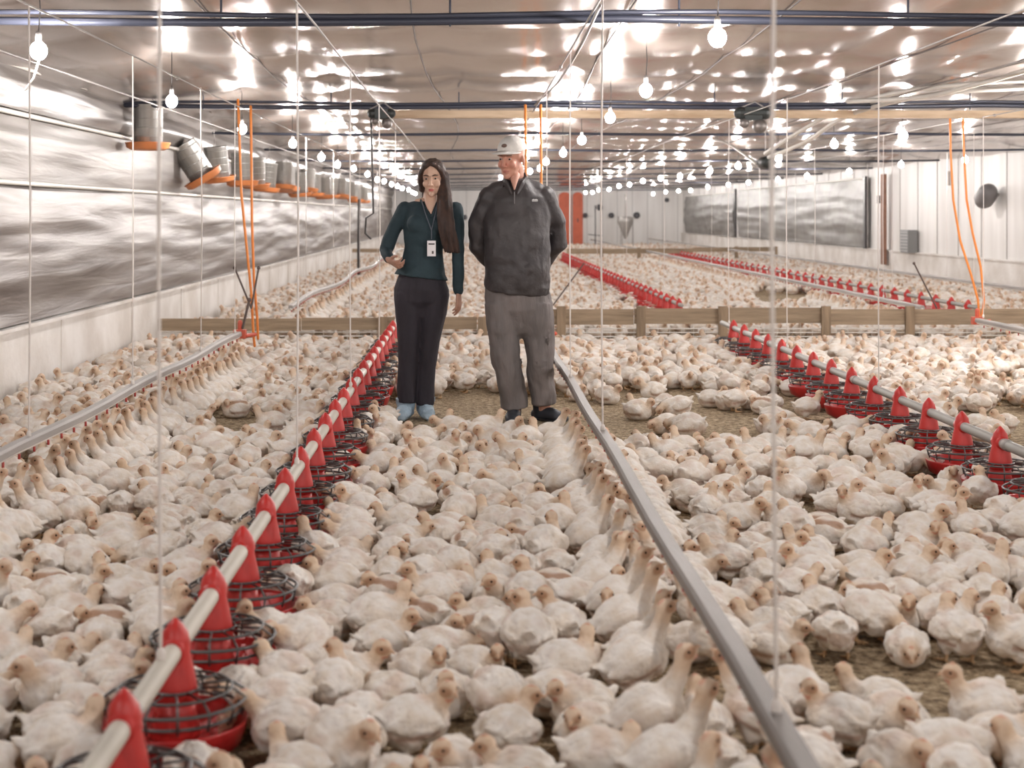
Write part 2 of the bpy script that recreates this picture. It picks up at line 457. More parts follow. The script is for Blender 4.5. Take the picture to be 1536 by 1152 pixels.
# ------------------------------------------------------------------ drinker rails
ALU = mat('drinker_rail_metal', (.21, .185, .17), .55, .15, .25, 2.5, .1, 30, stretch=(6, .6, 6))
ALU_L = mat('drinker_rail_pale', (.42, .39, .37), .5, .2, .25, 2.5, .1, 30, stretch=(6, .6, 6))
NIP = mat('nipple_red', (.5, .06, .05), .4)
def rail(x_, ya, yb, zf, m, label, nip=True, wav=.0):
    t = empty('drinker_rail', (x_, ya, 0), label, 'drinker line', 'nipple drinker rails')
    n = max(8, int((yb - ya) * 2)); P = [(wav * math.sin((ya + (yb - ya) * k / n) * .9), (yb - ya) * k / n, zf(ya + (yb - ya) * k / n)) for k in range(n + 1)]
    # channel profile: a flat-topped rail above a round pipe
    g = G(); prof = [(-.025, .012), (-.018, .022), (.018, .022), (.025, .012), (.025, -.014), (-.025, -.014)]
    vs = [(p[0] + a, p[1], p[2] + b) for p in P for a, b in prof]; q = 6
    fs = [(i*q + j, i*q + (j+1) % q, (i+1)*q + (j+1) % q, (i+1)*q + j) for i in range(n) for j in range(q)]
    fs += [tuple(range(q)), tuple(reversed(range(n*q, n*q + q)))]
    g.add(vs, fs); g.build('rail', m, t, False)
    G().tube([(p[0], p[1], p[2] - .02) for p in P], .012, 8).build('water_pipe', PIPEWHITE, t)
    if nip:
        g = G(); k = .1; cnt = 0
        while k < yb - ya and cnt < 100:
            z = zf(ya + k) - .034; x2 = wav * math.sin((ya + k) * .9)
            g.tube([(x2, k, z), (x2, k, z - .022)], .006, 6, rnd=False); k += .22; cnt += 1
        o = g.build('nipples', NIP, t); o['kind'] = 'stuff'
    return t
rz = lambda y: RAIL_Z + .008 * math.sin(y * 2.3)
rail(RAIL_X[0], 1.2, 12.4, rz, ALU_L, 'pale grey drinker rail at left, from front edge up to the orange hoses')
rail(RAIL_X[0] - .02, 15.9, 60, lambda y: RAIL_Z + .02 * math.sin(y * .8), ALU_L, 'drinker rail along the left wall beyond the plank barrier', wav=.03)
rail(RAIL_X[1], 1.2, 12.5, rz, ALU, 'dark grey drinker rail running from bottom right to behind the man')
rail(RAIL_X[2] - .02, 6, 14.2, lambda y: .32, ALU_L, 'short visible end of pale drinker rail at the right edge before the barrier')
rail(RAIL_X[2], 16.0, 60, lambda y: .33, ALU_L, 'pale drinker rail beyond the barrier, right of the far red feeders')
rail(RAIL_X[3], 15, 60, lambda y: .36, ALU_L, 'thin drinker rail along the white right wall', nip=False)

# ------------------------------------------------------------------ pan feeders
RED = mat('red_plastic', (.62, .035, .03), .38, 0, .25, 9)
RED_P = mat('red_pan_plastic', (.58, .03, .03), .35, 0, .35, 5)
GRILL = mat('dark_grille_wire', (.12, .12, .12), .4, .5)
FPIPE = mat('feed_pipe', (.60, .55, .47), .5, .0, .15, 3)
FPIPE_G = mat('feed_pipe_grey', (.36, .345, .32), .5, .1, .15, 3)
def cone_g(n=18):
    g = G()
    # lower bell, straight neck and the pointed bonnet the pipe runs through
    g.lathe([(.052, .152), (.056, .156), (.051, .19), (.044, .225), (.037, .255), (.035, .285), (.031, .308), (.018, .328), (.004, .343)], n)
    g.tube([(0, -.044, PIPE_Z), (0, .044, PIPE_Z)], .030, 14, rnd=False)
    return g
def grille_g():
    g = G()
    for r, z, w in ((.155, .125, .0045), (.168, .155, .005), (.135, .178, .004), (.060, .178, .004)):
        g.lathe([(r - w, z), (r, z - w), (r + w, z), (r, z + w)], 28, closed=True)
    for k in range(14):
        a = 2 * PI * k / 14; c, s = math.cos(a), math.sin(a)
        g.tube([(.058*c, .058*s, .178), (.135*c, .135*s, .178), (.168*c, .168*s, .155), (.158*c, .158*s, .115)], .0032, 5, rnd=False)
    return g
def pan_g(n=28):
    return G().lathe([(.03, .035), (.11, .035), (.15, .055), (.168, .105), (.172, .107), (.172, .100), (.156, .048), (.115, .024), (.0, .02)][::-1], n)
def make_pan(loc, label):
    t = empty('pan_feeder', loc, label, 'feeder', 'red pan feeders along the feed pipes')
    cone_g().build('cone', RED, t)
    G().lathe([(.045, .165), (.050, .12), (.062, .075), (.058, .06), (.02, .06)], 14).build('inner_drop_tube', RED, t)
    grille_g().build('grille', GRILL, t)
    pan_g().build('pan', RED_P, t)
    return t
g = cone_g(10); pan = pan_g(14); g.add(pan.v, pan.f); g.lathe([(.163, .155), (.168, .15), (.173, .155), (.168, .16)], 14, closed=True)
LOWPAN = g.mesh('pan_feeder'); LOWPAN.materials.append(RED)
pan0 = None
def pan_row(x_, ya, step, n, phrase, far=False):
    global pan0
    for k in range(n):
        y_ = ya + step * k
        lab = 'red pan feeder, %s from the front on %s' % (nth(k), phrase)
        if far:
            o = bpy.data.objects.new('pan_feeder', LOWPAN); C.objects.link(o); o.location = (x_, y_, 0); o.rotation_euler[2] = random.uniform(0, 6)
            tag(o, lab, 'feeder', 'red pan feeders along the feed pipes'); continue
        if pan0 is None: pan0 = make_pan((x_, y_, 0), lab)
        else: dup(pan0, (x_, y_, 0), random.choice((0, .12, -.12)), lab)
pan_row(FEED_X[0], 3.10, .54, 21, 'the left feed pipe')
pan_row(FEED_X[1], 6.40, .54, 15, 'the right feed pipe')
pan_row(FEED_X[1], 17.6, .56, 40, 'the feed pipe beyond the barrier', True)
pan_row(FEED_X[2], 17.3, .60, 44, 'the far right feed pipe', True)
for x_, ya, yb, m, lab in ((FEED_X[0], 1.5, 14.5, FPIPE, 'cream feed pipe through the left row of red pan feeders'),
                           (FEED_X[1], 5.2, 14.6, FPIPE_G, 'grey feed pipe through the right row of red pan feeders'),
                           (FEED_X[1], 17.4, 40.2, FPIPE_G, 'feed pipe of the red feeder row beyond the barrier'),
                           (FEED_X[2], 17.0, 44.2, FPIPE_G, 'feed pipe of the far right red feeder row')):
    t = empty('feed_pipe', (x_, ya, PIPE_Z), lab, 'pipe')
    G().tube([(0, 0, 0), (0, yb - ya, 0)], .0235, 14).build('pipe', m, t)
    k = 1.62
    while k < min(yb - ya, 13):
        G().tube([(0, k, 0), (0, k + .05, 0)], .027, 12, rnd=False).build('coupling', STEEL, t); k += 2.7

LINES = {}        # the rail or pipe each cord holds up
for o in list(C.objects):
    if o.name.split('.')[0] in ('drinker_rail', 'feed_pipe') and o.parent is None and o.get('label'):
        LINES.setdefault(min(names, key=lambda v: abs(v - o.location.x)), []).append(o)
for x_, ys in cords.items():
    bz = (RAIL_Z + .02) if x_ in RAIL_X else PIPE_Z + .02
    for k, y_ in enumerate(ys):
        g = G(); top = cable_z[x_]
        L_ = [o for o in LINES[x_] if o.location.y <= y_ + .6]
        L_ = max(L_ or LINES[x_], key=lambda o: o.location.y)
        g.tube([(0, 0, 0), (random.uniform(-.01, .01), 0, (top - bz) / 2), (0, 0, top - bz)], .0042 if y_ < 12 else .0035, 6)
        g.ell((0, 0, .012), (.011, .011, .02), n=8, m=5)
        g.build('suspension_cord', ROPE, L_, True, Vector((x_, y_, bz)) - L_.location)

# ------------------------------------------------------------------ plank barriers
PLANK = mat('barrier_plank', (.42, .315, .215), .8, 0, .35, 4, .3, 25, stretch=(.6, 6, 8))
POST = mat('barrier_post', (.37, .27, .18), .8, 0, .35, 4, .3, 25, stretch=(6, 6, .6))
NET = mat('white_net', (.84, .81, .77), .6)
def barrier(yb, xa, xb, z0, z1, cuts, posts, label, net=True, pw=.045, ph=.38):
    t = empty('plank_barrier', ((xa + xb) / 2, yb, 0), label, 'barrier')
    ox = (xa + xb) / 2
    xs = [xa] + cuts + [xb]
    for i, (a, b) in enumerate(zip(xs, xs[1:])):
        dz = .008 * ((i * 7) % 3 - 1)
        G().box((a + .004 - ox, -.015, z0 + dz), (b - .004 - ox, .015, z1 + dz)).build('plank', PLANK, t, False)
    for p in posts: G().box((p - pw - ox, -.06, 0), (p + pw - ox, -.016, ph)).build('post', POST, t, False)
    if net:
        g = G()
        for z in (.03, .07, .11, .15):
            if z < z0: g.tube([(xa - ox, .02, z), (xb - ox, .02, z)], .006, 5)
        x = xa
        while x < xb: g.tube([(x - ox, .024, 0), (x - ox, .024, z0 + .02)], .0025, 4); x += .12
        g.build('wire_netting', NET, t)
    return t
fx = lambda p: (p - VPX) / FPX * FENCE_Y
barrier(FENCE_Y, fx(200), fx(822), .135, .258, [fx(452), fx(574), fx(716)], [fx(574), fx(724)], 'low plank barrier from the left kerb wall to behind the two people', ph=.27)
barrier(FENCE_Y - .05, fx(826), fx(1462), .20, .355, [fx(950), fx(1082), fx(1238)], [fx(841), fx(960), fx(1082), fx(1236), fx(1361)], 'low plank barrier from behind the man to the right drinker rail')
barrier(FENCE_Y + .1, fx(1468), XR - .1, .20, .35, [fx(1700)], [fx(1590), fx(1800)], 'dark plank barrier at right edge beyond the orange hoses')
fy2 = lambda p, Y: (p - VPX) / FPX * Y
barrier(41, fy2(515, 41), fy2(575, 41), .30, .40, [], [fy2(517, 41)], 'short plank barrier far back at the left wall', ph=.4)
barrier(41, fy2(850, 41), fy2(1040, 41), .26, .40, [fy2(935, 41)], [fy2(902, 41), fy2(958, 41)], 'distant plank barrier behind the middle of the flock', ph=.42)
barrier(41.6, fy2(1044, 41), fy2(1172, 41), .30, .42, [fy2(1110, 41)], [fy2(1110, 41), fy2(1170, 41)], 'distant darker plank barrier ending near the right curtain', ph=.44)

# ------------------------------------------------------------------ hoses, winches, sticks
ORANGE = mat('orange_hose', (.86, .27, .05), .4)
def hose(pts, label, r=.011):
    o = Vector(pts[-1]); P = [Vector(p) - o for p in pts]
    tag(G().tube(P, r, 8).build('hose', ORANGE, None, True, tuple(o)), label, 'hose', 'orange hoses to the drinker rails')
def at(px, py, Y): return ((px - VPX) / FPX * Y, Y, CAM_H - (py - VPY) / FPX * Y)
hose([at(p, q, 12.7) for p, q in ((357, 150), (359, 200), (362, 290), (370, 370), (377, 440), (380, 500), (382, 519))], 'left strand of the orange hoses hanging at the left drinker rail')
hose([at(p, q, 12.8) for p, q in ((376, 160), (377, 220), (378, 330), (381, 420), (386, 480), (387, 508))], 'straighter right strand of orange hoses at the left drinker rail')
hose([at(p, q, 14.3) for p, q in ((1425, 172), (1426, 230), (1430, 300), (1440, 360), (1456, 410), (1467, 450), (1469, 474))], 'left curved orange hose hanging at the right drinker rail')
hose([at(p, q, 14.4) for p, q in ((1444, 172), (1446, 230), (1450, 300), (1459, 350), (1471, 400), (1476, 450), (1473, 474))], 'right curved orange hose hanging at the right drinker rail')
hose([at(p, q, 12.6) for p, q in ((788, 158), (789, 300), (796, 440), (806, 500))], 'darker orange hose hanging behind the cap of the man')
hose([at(p, q, 12.7) for p, q in ((811, 158), (812, 300), (808, 440), (808, 500))], 'orange hose hanging just right of the cap of the man')
REDV = mat('red_fitting', (.65, .12, .07), .4)
for i, (x_, y_, z_, lab) in enumerate(((RAIL_X[0], 12.45, RAIL_Z, 'red regulator fitting on end of the left drinker rail'), (RAIL_X[2], 14.25, .32, 'red regulator fitting on end of the right drinker rail'), (RAIL_X[1], 12.55, RAIL_Z, 'red regulator fitting on end of middle drinker rail behind the man'))):
    g = G().box((-.05, -.02, -.04), (.05, .05, .03)); g.tube([(0, .02, .02), (0, .02, .09)], .02, 10)
    g.tube([(.04, .02, -.02), (.12, .03, -.01)], .017, 8)
    tag(g.build('pressure_regulator', REDV, None, False, (x_, y_, z_)), lab, 'fitting', 'red fittings on the rail ends')
STICK = mat('dark_stick', (.11, .08, .07), .7)
def stick(p, q, label, r=.008):
    o = Vector(p); g = G().tube([(0, 0, 0), Vector(q) - o], r, 8); g.ell(Vector(q) - o, (r * 1.9,) * 3, n=8, m=5)
    tag(g.build('breather_tube', STICK, None, True, tuple(o)), label, 'tube', 'breather tubes on the rail ends')
stick(at(377, 462, 12.5), at(352, 402, 12.5), 'thin dark tube leaning left beside the left orange hoses')
stick(at(377, 462, 12.5), at(388, 402, 12.6), 'thin dark tube leaning right beside the left orange hoses')
stick(at(364, 492, 12.45), at(374, 450, 12.5), 'short dark tube rising from end of the left drinker rail', .01)
stick(at(1405, 462, 14.9), at(1371, 395, 14.9), 'thin dark tube leaning left of the right orange hoses')
stick(at(876, 395, 20), at(828, 460, 20), 'thin dark stick leaning beside the legs of the man, beyond him', .009)

MACH = mat('winch_black', (.035, .04, .04), .45, .3)
def winch(loc, label, s=1.0):
    t = empty('winch', loc, label, 'winch', 'pulley winches on the ceiling pipe')
    g = G().box((-.06*s, -.05, -.05*s), (.06*s, .05, .04*s)); g.tube([(-.09*s, 0, .0), (.09*s, 0, .0)], .045*s, 14)
    g.build('housing', MACH, t, False)
    g = G(); g.tube([(.05*s, -.03, -.09*s), (.05*s, .03, -.09*s)], .05*s, 14); g.tube([(-.06*s, -.02, -.07*s), (-.06*s, .02, -.07*s)], .035*s, 12)
    g.build('pulley', mat('pulley_grey', (.2, .18, .17), .4, .5), t)
    g = G().tube([(-.1*s, 0, .04), (.02, 0, .10), (.12*s, 0, .02)], .007, 6); g.tube([(.04, 0, -.08), (.16*s, 0, -.18*s)], .006, 6)
    g.build('strap', STEEL, t)
    return t
winch((2.48, 13.45, 2.19), 'dark winch block hanging under the ceiling right of the man', 1.25)
winch((-.78, 13.5, 2.19), 'dark pulley block hanging under ceiling above the woman', .95)
m_ = empty('feed_motor', at(1148, 244, 16.5), 'round black motor at the end of the arched white feed tube', 'motor')
G().tube([(0, -.12, 0), (0, .12, 0)], .068, 18).build('motor_body', MACH, m_)
G().tube([(0, 0, .06), (0, 0, .58)], .004, 6).build('hanger', STEEL, m_)

def fat_pipe(pp, label, r=.02, m=PIPEWHITE, cat='pipe', name='feed_tube'):
    o = Vector(pp[0]); tag(G().tube([Vector(p) - o for p in pp], r, 10).build(name, m, None, True, tuple(o)), label, cat)
def curve(pix, Ya, Yb, n=24):
    """smooth curve through picture positions at a depth running from Ya to Yb"""
    out = []
    for i in range(n + 1):
        t = i / n * (len(pix) - 1); k = min(int(t), len(pix) - 2); f = t - k
        p0 = pix[max(k-1, 0)]; p1 = pix[k]; p2 = pix[k+1]; p3 = pix[min(k+2, len(pix)-1)]
        cr = lambda a, b, c, d: .5 * (2*b + (c - a)*f + (2*a - 5*b + 4*c - d)*f*f + (3*b - a - 3*c + d)*f**3)
        Y = Ya + (Yb - Ya) * i / n
        out.append(at(cr(p0[0], p1[0], p2[0], p3[0]), cr(p0[1], p1[1], p2[1], p3[1]), Y))
    return out
fat_pipe(curve([(1148, 230), (1195, 200), (1255, 168), (1330, 142), (1430, 128), (1560, 120)], 16.3, 11.6), 'upper of the two curved white tubes at the upper right')
fat_pipe(curve([(1153, 236), (1210, 212), (1262, 178), (1335, 154), (1430, 138), (1560, 131)], 16.3, 11.6), 'lower of the two curved white tubes at the upper right')
fat_pipe(curve([(1272, 152), (1380, 146), (1460, 128), (1560, 100)], 13.2, 11.0), 'straighter white tube crossing above the two curved tubes')
fat_pipe(curve([(940, 262), (985, 235), (1030, 213), (1078, 211), (1108, 226), (1134, 246)], 30, 16.6), 'thin arched white tube reaching the round black motor', .014)
fat_pipe(curve([(900, 8), (868, 75), (838, 122), (802, 158)], 6.6, 13.4), 'thin grey hose under ceiling above the head of the man', .008, STEEL, 'hose', 'ceiling_hose')
fat_pipe(curve([(1560, 20), (1390, 78), (1240, 140), (1100, 190)], 9.0, 17.0), 'white lengthwise pipe under the ceiling at upper right', .012)
# loose white tube hanging from the first left lamp
L_ = min((o for o in C.objects if o.name.startswith('hanging_lamp')), key=lambda o: (o.location - Vector((-2.05, 7.45, 2.1))).length)
G().tube([(.004, 0, -.04), (-.02, .02, -.13), (-.06, .02, -.19)], .005, 8).build('pull_cord', PIPEWHITE, L_)
# dark drop pipe with a bent foot right of the hanging feeders
fat_pipe([at(556, 165, 13.6), at(558, 230, 13.6), at(560, 320, 13.6), at(549, 327, 13.6), at(548, 350, 13.6), at(556, 358, 13.6)], 'thin dark drop tube with bent foot left of the woman', .009, DARK, 'pipe', 'drop_tube')
fat_pipe([at(539, 300, 30), at(538, 362, 30), at(538, 416, 30)], 'dark upright bar below the last hanging feeders', .03, DARK, 'post', 'steel_bar')

# ------------------------------------------------------------------ hanging tube feeders along the left wall
TUBE = mat('aluminium_tube', (.62, .62, .60), .33, .8, .25, 5, .15, 10, stretch=(4, 4, .5))
PANO = mat('orange_pan', (.85, .30, .11), .4, 0, .2, 6)
def make_tube(loc, label, tilt=0):
    t = empty('tube_feeder', loc, label, 'feeder', 'tube feeders stored along the left wall')
    g = G().lathe([(.125, .05), (.132, .06), (.132, .40), (.136, .405), (.132, .41), (.122, .41), (.122, .07)], 24, closed=True)
    for z in (.12, .2, .28, .36): g.lathe([(.131, z - .006), (.137, z), (.131, z + .006)], 24, closed=True)
    g.build('tube', TUBE, t)
    G().lathe([(.0, .0), (.15, .0), (.19, .02), (.20, .065), (.205, .068), (.205, .060), (.17, .045), (.10, .045), (.06, .09), (.0, .1)], 26).build('pan', PANO, t)
    g = G().tube([(-.125, 0, .38), (0, 0, .50), (.125, 0, .38)], .004, 6)
    g.build('bail', STEEL, t)
    g = G().tube([(0, 0, .5), (0, 0, .665)], .003, 6); g.build('hanger', STEEL, t)
    t.rotation_euler[1] = tilt
    return t
tube0 = make_tube((-2.92, 13.9, 1.885), 'orange-panned tube feeder hanging highest, first and apart on the left')
t2 = dup(tube0, (-2.86, 16.6, 1.66), 0, 'tilted tube feeder with orange pan, second from front on left wall'); t2.rotation_euler = (.15, -.55, 0); t2.scale = (1.1, 1.1, 1.15)
y_ = 17.6; k = 2
while y_ < 42:
    d = dup(tube0, (-2.86 + random.uniform(-.05, .05), y_, 1.64 + random.uniform(-.04, .05)), random.uniform(0, 3),
        'tube feeder with orange pan, %s from the front along left wall' % nth(k))
    d.rotation_euler = (random.uniform(-.08, .08), random.uniform(-.12, .12), random.uniform(0, 3))
    y_ += 1.35 if y_ < 28 else 1.6; k += 1

# ------------------------------------------------------------------ far wall furniture
Dx = lambda p: (p - VPX) / FPX * Y1
RDOOR = mat('orange_red_door', (.72, .16, .08), .55, 0, .15, 4)
for i, (a, b) in enumerate(((838, 856), (859, 874))):
    t = bpy.data.objects.new('door_%d' % (i + 1), None); C.objects.link(t); t.location = (Dx((a+b)/2), Y1 - .05, .05); t['kind'] = 'structure'
    hw = (Dx(b) - Dx(a)) / 2
    g = G().box((-hw, -.02, 0), (hw, .03, 2.0))
    vs = [(hw * math.cos(PI*j/10), q, 2.0 + .16 * math.sin(PI*j/10)) for q in (-.02, .03) for j in range(11)]
    g.add(vs, [tuple(range(11)), tuple(reversed(range(11, 22)))] + [(j, j+1, j+12, j+11) for j in range(10)])
    g.build('door_leaf', RDOOR, t, False)
    G().box((-.02, -.05, .95), (.02, -.02, 1.1)).build('door_handle', DARK, t, False)
for i, (p, q, r) in enumerate(((697, 326, .11), (878, 323, .10), (899, 311, .13), (917, 323, .11), (955, 323, .13), (1000, 300, .09))):
    X, Y, Z = at(p, q, Y1 - .1)
    t = empty('wall_fan', (X, Y, Z), 'small dark round wall fan on the far wall, %s from the left' % nth(i), 'fan', 'dark fans on the far wall')
    g = G(); g.tube([(0, -.05, 0), (0, .08, 0)], r, 16); g.build('housing', mat('fan_dark', (.10, .10, .11), .5) if i == 0 else bpy.data.materials['fan_dark'], t)
    g = G(); g.tube([(0, -.08, 0), (0, -.05, 0)], r * .35, 10); g.build('hub', STEEL, t)
# hopper
X, Y, Z = at(938, 358, 58)
t = empty('feed_hopper', (X, Y, Z), 'grey inverted-cone feed hopper near the far wall', 'hopper')
G().lathe([(.04, 0), (.06, .05), (.30, .62), (.30, .84), (.28, .84)][::1], 16).build('cone', mat('hopper_grey', (.40, .38, .36), .45, .4), t)
G().tube([(0, 0, .84), (0, 0, 1.65)], .03, 8).build('fill_pipe', STEEL, t)
g = G()
for a in (0, 2.1, 4.2): g.tube([(.28*math.cos(a), .28*math.sin(a), .7), (.3*math.cos(a), .3*math.sin(a), -.38)], .015, 6)
g.build('legs', STEEL, t)
X, Y, Z = at(893, 366, 56)
g = G().tube([(0, 0, 0), (0, 0, 1.4)], .02, 8); g.tube([(-.25, 0, .35), (.25, 0, .3)], .015, 6)
tag(g.build('steel_stand', DARK, None, True, (X, Y, max(Z, 0.0))), 'thin dark stand with crossbar near the far wall', 'stand')
# box fan on the right wall
X, Y, Z = at(1360, 362, 29.6)
t = empty('box_fan', (XR - .16, 29.6, Z - .22), 'grey boxy fan mounted low on the white right wall', 'fan')
G().box((-.06, -.26, 0), (.12, .26, .44)).build('housing', mat('fan_grey', (.22, .22, .22), .5, .2), t, False)
g = G()
for k in range(7): g.box((-.075, -.24, .03 + k*.06), (-.06, .24, .045 + k*.06))
g.build('louvre', mat('fan_light_grey', (.42, .41, .40), .5, .2), t, False)
t = empty('wall_fan', (XR - .2, 24.9, 1.55), 'dark grey fan tilted on the right wall behind orange hoses', 'fan')
G().tube([(-.02, -.1, .1), (-.02, .1, 0)], .16, 18).build('housing', mat('fan_mid', (.17, .16, .16), .5), t)
G().box((0, -.02, .05), (.19, .02, .1)).build('bracket', STEEL, t, False)
tag(G().box((-.02, -.05, -.13), (.02, .05, .13)).build('control_box', mat('box_beige', (.50, .44, .40), .6), None, False, (XR - .02, 27.5, 1.95)), 'small narrow beige box high on the white right wall', 'box')
tag(G().box((-.02, -.06, -.08), (.02, .06, .08)).build('control_box', bpy.data.materials['fan_mid'], None, False, (XR - .02, 32.2, 1.62)), 'small dark box beside the brown wall post', 'box')

# ------------------------------------------------------------------ people
def skin_mat(name, col, red):
    m, nt, b = node_mat(name)
    N, L = nt.nodes, nt.links
    at_ = N.new('ShaderNodeVertexColor'); at_.layer_name = 'Col'
    L.new(at_.outputs[0], b.inputs['Base Color'])
    b.inputs['Roughness'].default_value = .5
    b.inputs['Subsurface Weight'].default_value = .08
    b.inputs['Subsurface Radius'].default_value = (.01, .004, .002)
    return m

def paint(me, fn):
    ca = me.color_attributes.new('Col', 'FLOAT_COLOR', 'POINT')
    buf = np.ones((len(me.vertices), 4), dtype=np.float32)
    for i, v in enumerate(me.vertices): buf[i, :3] = fn(v.co)
    ca.data.foreach_set('color', buf.ravel())

def head_shapes(g, T, male):
    """head facing -Y around the origin, sent through the matrix T"""
    h = G(); s = 1.0
    h.ell((0, .012, .035), (.074, .092, .085))
    h.ell((0, -.022, -.03), (.060 if male else .055, .062, .074))
    h.ell((0, -.030, -.072), (.050 if male else .042, .046, .040))
    h.ell((0, -.068, -.098), (.022 if male else .017, .018, .017))
    for q in (-1, 1):
        h.ell((q*.036, -.062, -.028), (.022, .022, .024))                  # cheek
        h.ell((q*.072, .012, -.012), (.010, .018, .030), Euler((.15, 0, q*.35)))  # ear
        h.ell((q*.031, -.076, .026), (.021, .012, .006), Euler((0, q*.12, 0)))   # brow ridge
        h.ell((q*.012, -.096, -.037), (.0075, .010, .0065))                # nostril wing
    h.tube([(0, -.082, .014), (0, -.094, -.012), (0, -.105, -.032)], [.0075, .0095, .0115], 8)
    h.ell((0, -.083, -.062), (.021, .011, .0055)); h.ell((0, -.081, -.073), (.018, .012, .0065))
    h.xform(T); g.add(h.v, h.f)

def hand_shapes(g, wrist, d, nrm, thumb_side, curl, size=1.0, spread=.10):
    """wrist point, d: towards the fingers, nrm: out of the palm, thumb_side: +1/-1 along d x nrm"""
    W = Vector(wrist); d = Vector(d).normalized(); n = Vector(nrm); n = (n - d * n.dot(d)).normalized(); s = d.cross(n) * thumb_side
    L = .088 * size
    P = lambda a, b, c: W + d * a * size + s * b * size + n * c * size
    g.tube([W - d * .03, W + d * .005, P(.04, 0, 0), P(.075, 0, 0), P(.086, 0, 0)], [(.026*size, .019*size), (.028*size, .017*size), (.036*size, .015*size), (.040*size, .013*size), (.036*size, .010*size)], 12, side=s)
    for i, (off, ln) in enumerate(((.030, .068), (.010, .078), (-.010, .072), (-.029, .056))):
        a = spread * (1.2 - .8 * i) * .35
        base = P(.080 - .006 * abs(i - 1), off, 0); ang = 0.0; p = base; pts = [P(.06, off * .9, 0), p]
        for seg, fr in enumerate((.45, .31, .24)):
            ang += curl * (1.0 if seg else .75) * (1 + .07 * i)
            dirv = (d * math.cos(ang) + n * math.sin(ang) + s * a).normalized()
            p = p + dirv * ln * fr * size; pts.append(p)
        g.tube(pts, [.0095*size, .0092*size, .0086*size, .0078*size, .0066*size], 8)
    pts = [P(.018, .022, .004), P(.040, .044, .010), P(.062, .056, .020), P(.080, .056, .030)]
    g.tube(pts, [.014*size, .0125*size, .0105*size, .0085*size], 8)

PXM = 238.0          # picture pixels per metre at the depth where the two people stand
def person(ox_px, Y, label):
    X0 = (ox_px - VPX) / FPX * Y
    sc = FPX / Y
    f = lambda px, py, y=0.0: Vector(((px - VPX) / sc - X0, y, CAM_H - (py - VPY) / sc))
    t = empty('person', (X0, Y, 0), label, 'person')
    return t, f

CLOTH_BUMP = dict(bump=.35, bscale=14)
def wrinkle(me, amp, sx, sy, sz, seed):
    for v in me.vertices:
        k = noise.noise(Vector((v.co.x * sx + seed, v.co.y * sy, v.co.z * sz))) + .5 * noise.noise(Vector((v.co.x * sx * 2.3, v.co.y * sy * 2 + seed, v.co.z * sz * 2.1)))
        v.co += v.normal * k * amp

# ---- the man -------------------------------------------------------------
man, f = person(780, 9.66, 'tall person in white cap, dark jacket and grey trousers, hands behind back')
Th = Matrix.Translation(f(767, 238, -.01)) @ Euler((.14, .02, -.50)).to_matrix().to_4x4() @ Matrix.Scale(1.07, 4)
g = G()
head_shapes(g, Th, True)
g.tube([f(771, 250, .02), f(772, 266, .03), f(774, 285, .045)], [(.060, .058), (.060, .056), (.060, .045)], 14, side=(1, 0, 0))
g.tube([f(774, 285, .04), f(775, 310, .03), f(776, 360, .01), f(777, 410, 0), f(777, 450, .0)], [(.085, .045), (.15, .085), (.16, .11), (.15, .11), (.15, .11)], 16, side=(1, 0, 0))
armL = [f(736, 297, .05), f(719, 335, .10), f(717, 368, .13), f(742, 398, .20), f(764, 414, .235)]
armR = [f(815, 297, .05), f(834, 335, .10), f(836, 366, .13), f(811, 398, .20), f(790, 412, .22)]
for A in (armL, armR): g.tube(A, [.05, .045, .042, .034, .028], 10)
hand_shapes(g, armL[-1], (1, .10, -.25), (0, 1, 0.1), -1, .5, 1.02)
hand_shapes(g, armR[-1], (-1, .16, -.35), (0, 1, 0), 1, .45, 1.02)
for A in ([f(755, 450, 0), f(757, 530, -.01), f(771, 606, 0), f(771, 622, 0)], [f(798, 450, 0), f(807, 530, .0), f(817, 600, .03), f(817, 616, .03)]):
    g.tube(A, [.085, .055, .042, .04], 12)
me = fuse(g, .0045, 3)
Ti = Th.inverted()
def man_skin(co):
    q = Ti @ co
    c = Vector((.58, .30, .22))
    if abs(q.x) < .08 and q.z > -.13 and q.z < .16:
        lip = max(0, 1 - ((q.x/.022)**2 + ((q.z + .067)/.010)**2)) if q.y < -.07 else 0
        red = .5 * math.exp(-((abs(q.x) - .038)**2 + (q.z + .03)**2) / .0007) + .5 * math.exp(-(q.x**2 + (q.z + .03)**2) / .0004)
        c = c.lerp(Vector((.60, .22, .16)), min(1, red)); c = c.lerp(Vector((.42, .15, .12)), min(1, lip * 1.5))
        if q.z > .055 or (q.y > .02 and abs(q.x) > .045 and q.z > -.02): c = Vector((.45, .37, .30))   # short grey hair
    return c
paint(me, man_skin)
body = link('body', me, skin_mat('skin_ruddy', None, None), man)
EYEW = mat('eye_white', (.42, .36, .33), .35); EYED = mat('eye_dark', (.03, .02, .015), .2); BROWG = mat('grey_brow', (.30, .22, .17), .8)
def eyes(T, parent, brow):
    for q in (-1, 1):
        gg = G().ell((q*.030, -.0765, .006), (.0110, .0075, .0052)); gg.xform(T); e = gg.build('eye', EYEW, parent)
        gg = G().ell((q*.030, -.0835, .005), (.0055, .0025, .0055)); gg.xform(T); gg.build('iris', EYED, e)
        gg = G().tube([(q*.013, -.090, .024), (q*.030, -.092, .030), (q*.047, -.081, .026)], [.0028, .0035, .0022], 6); gg.xform(T); gg.build('eyebrow', brow, parent)
eyes(Th, man, BROWG)
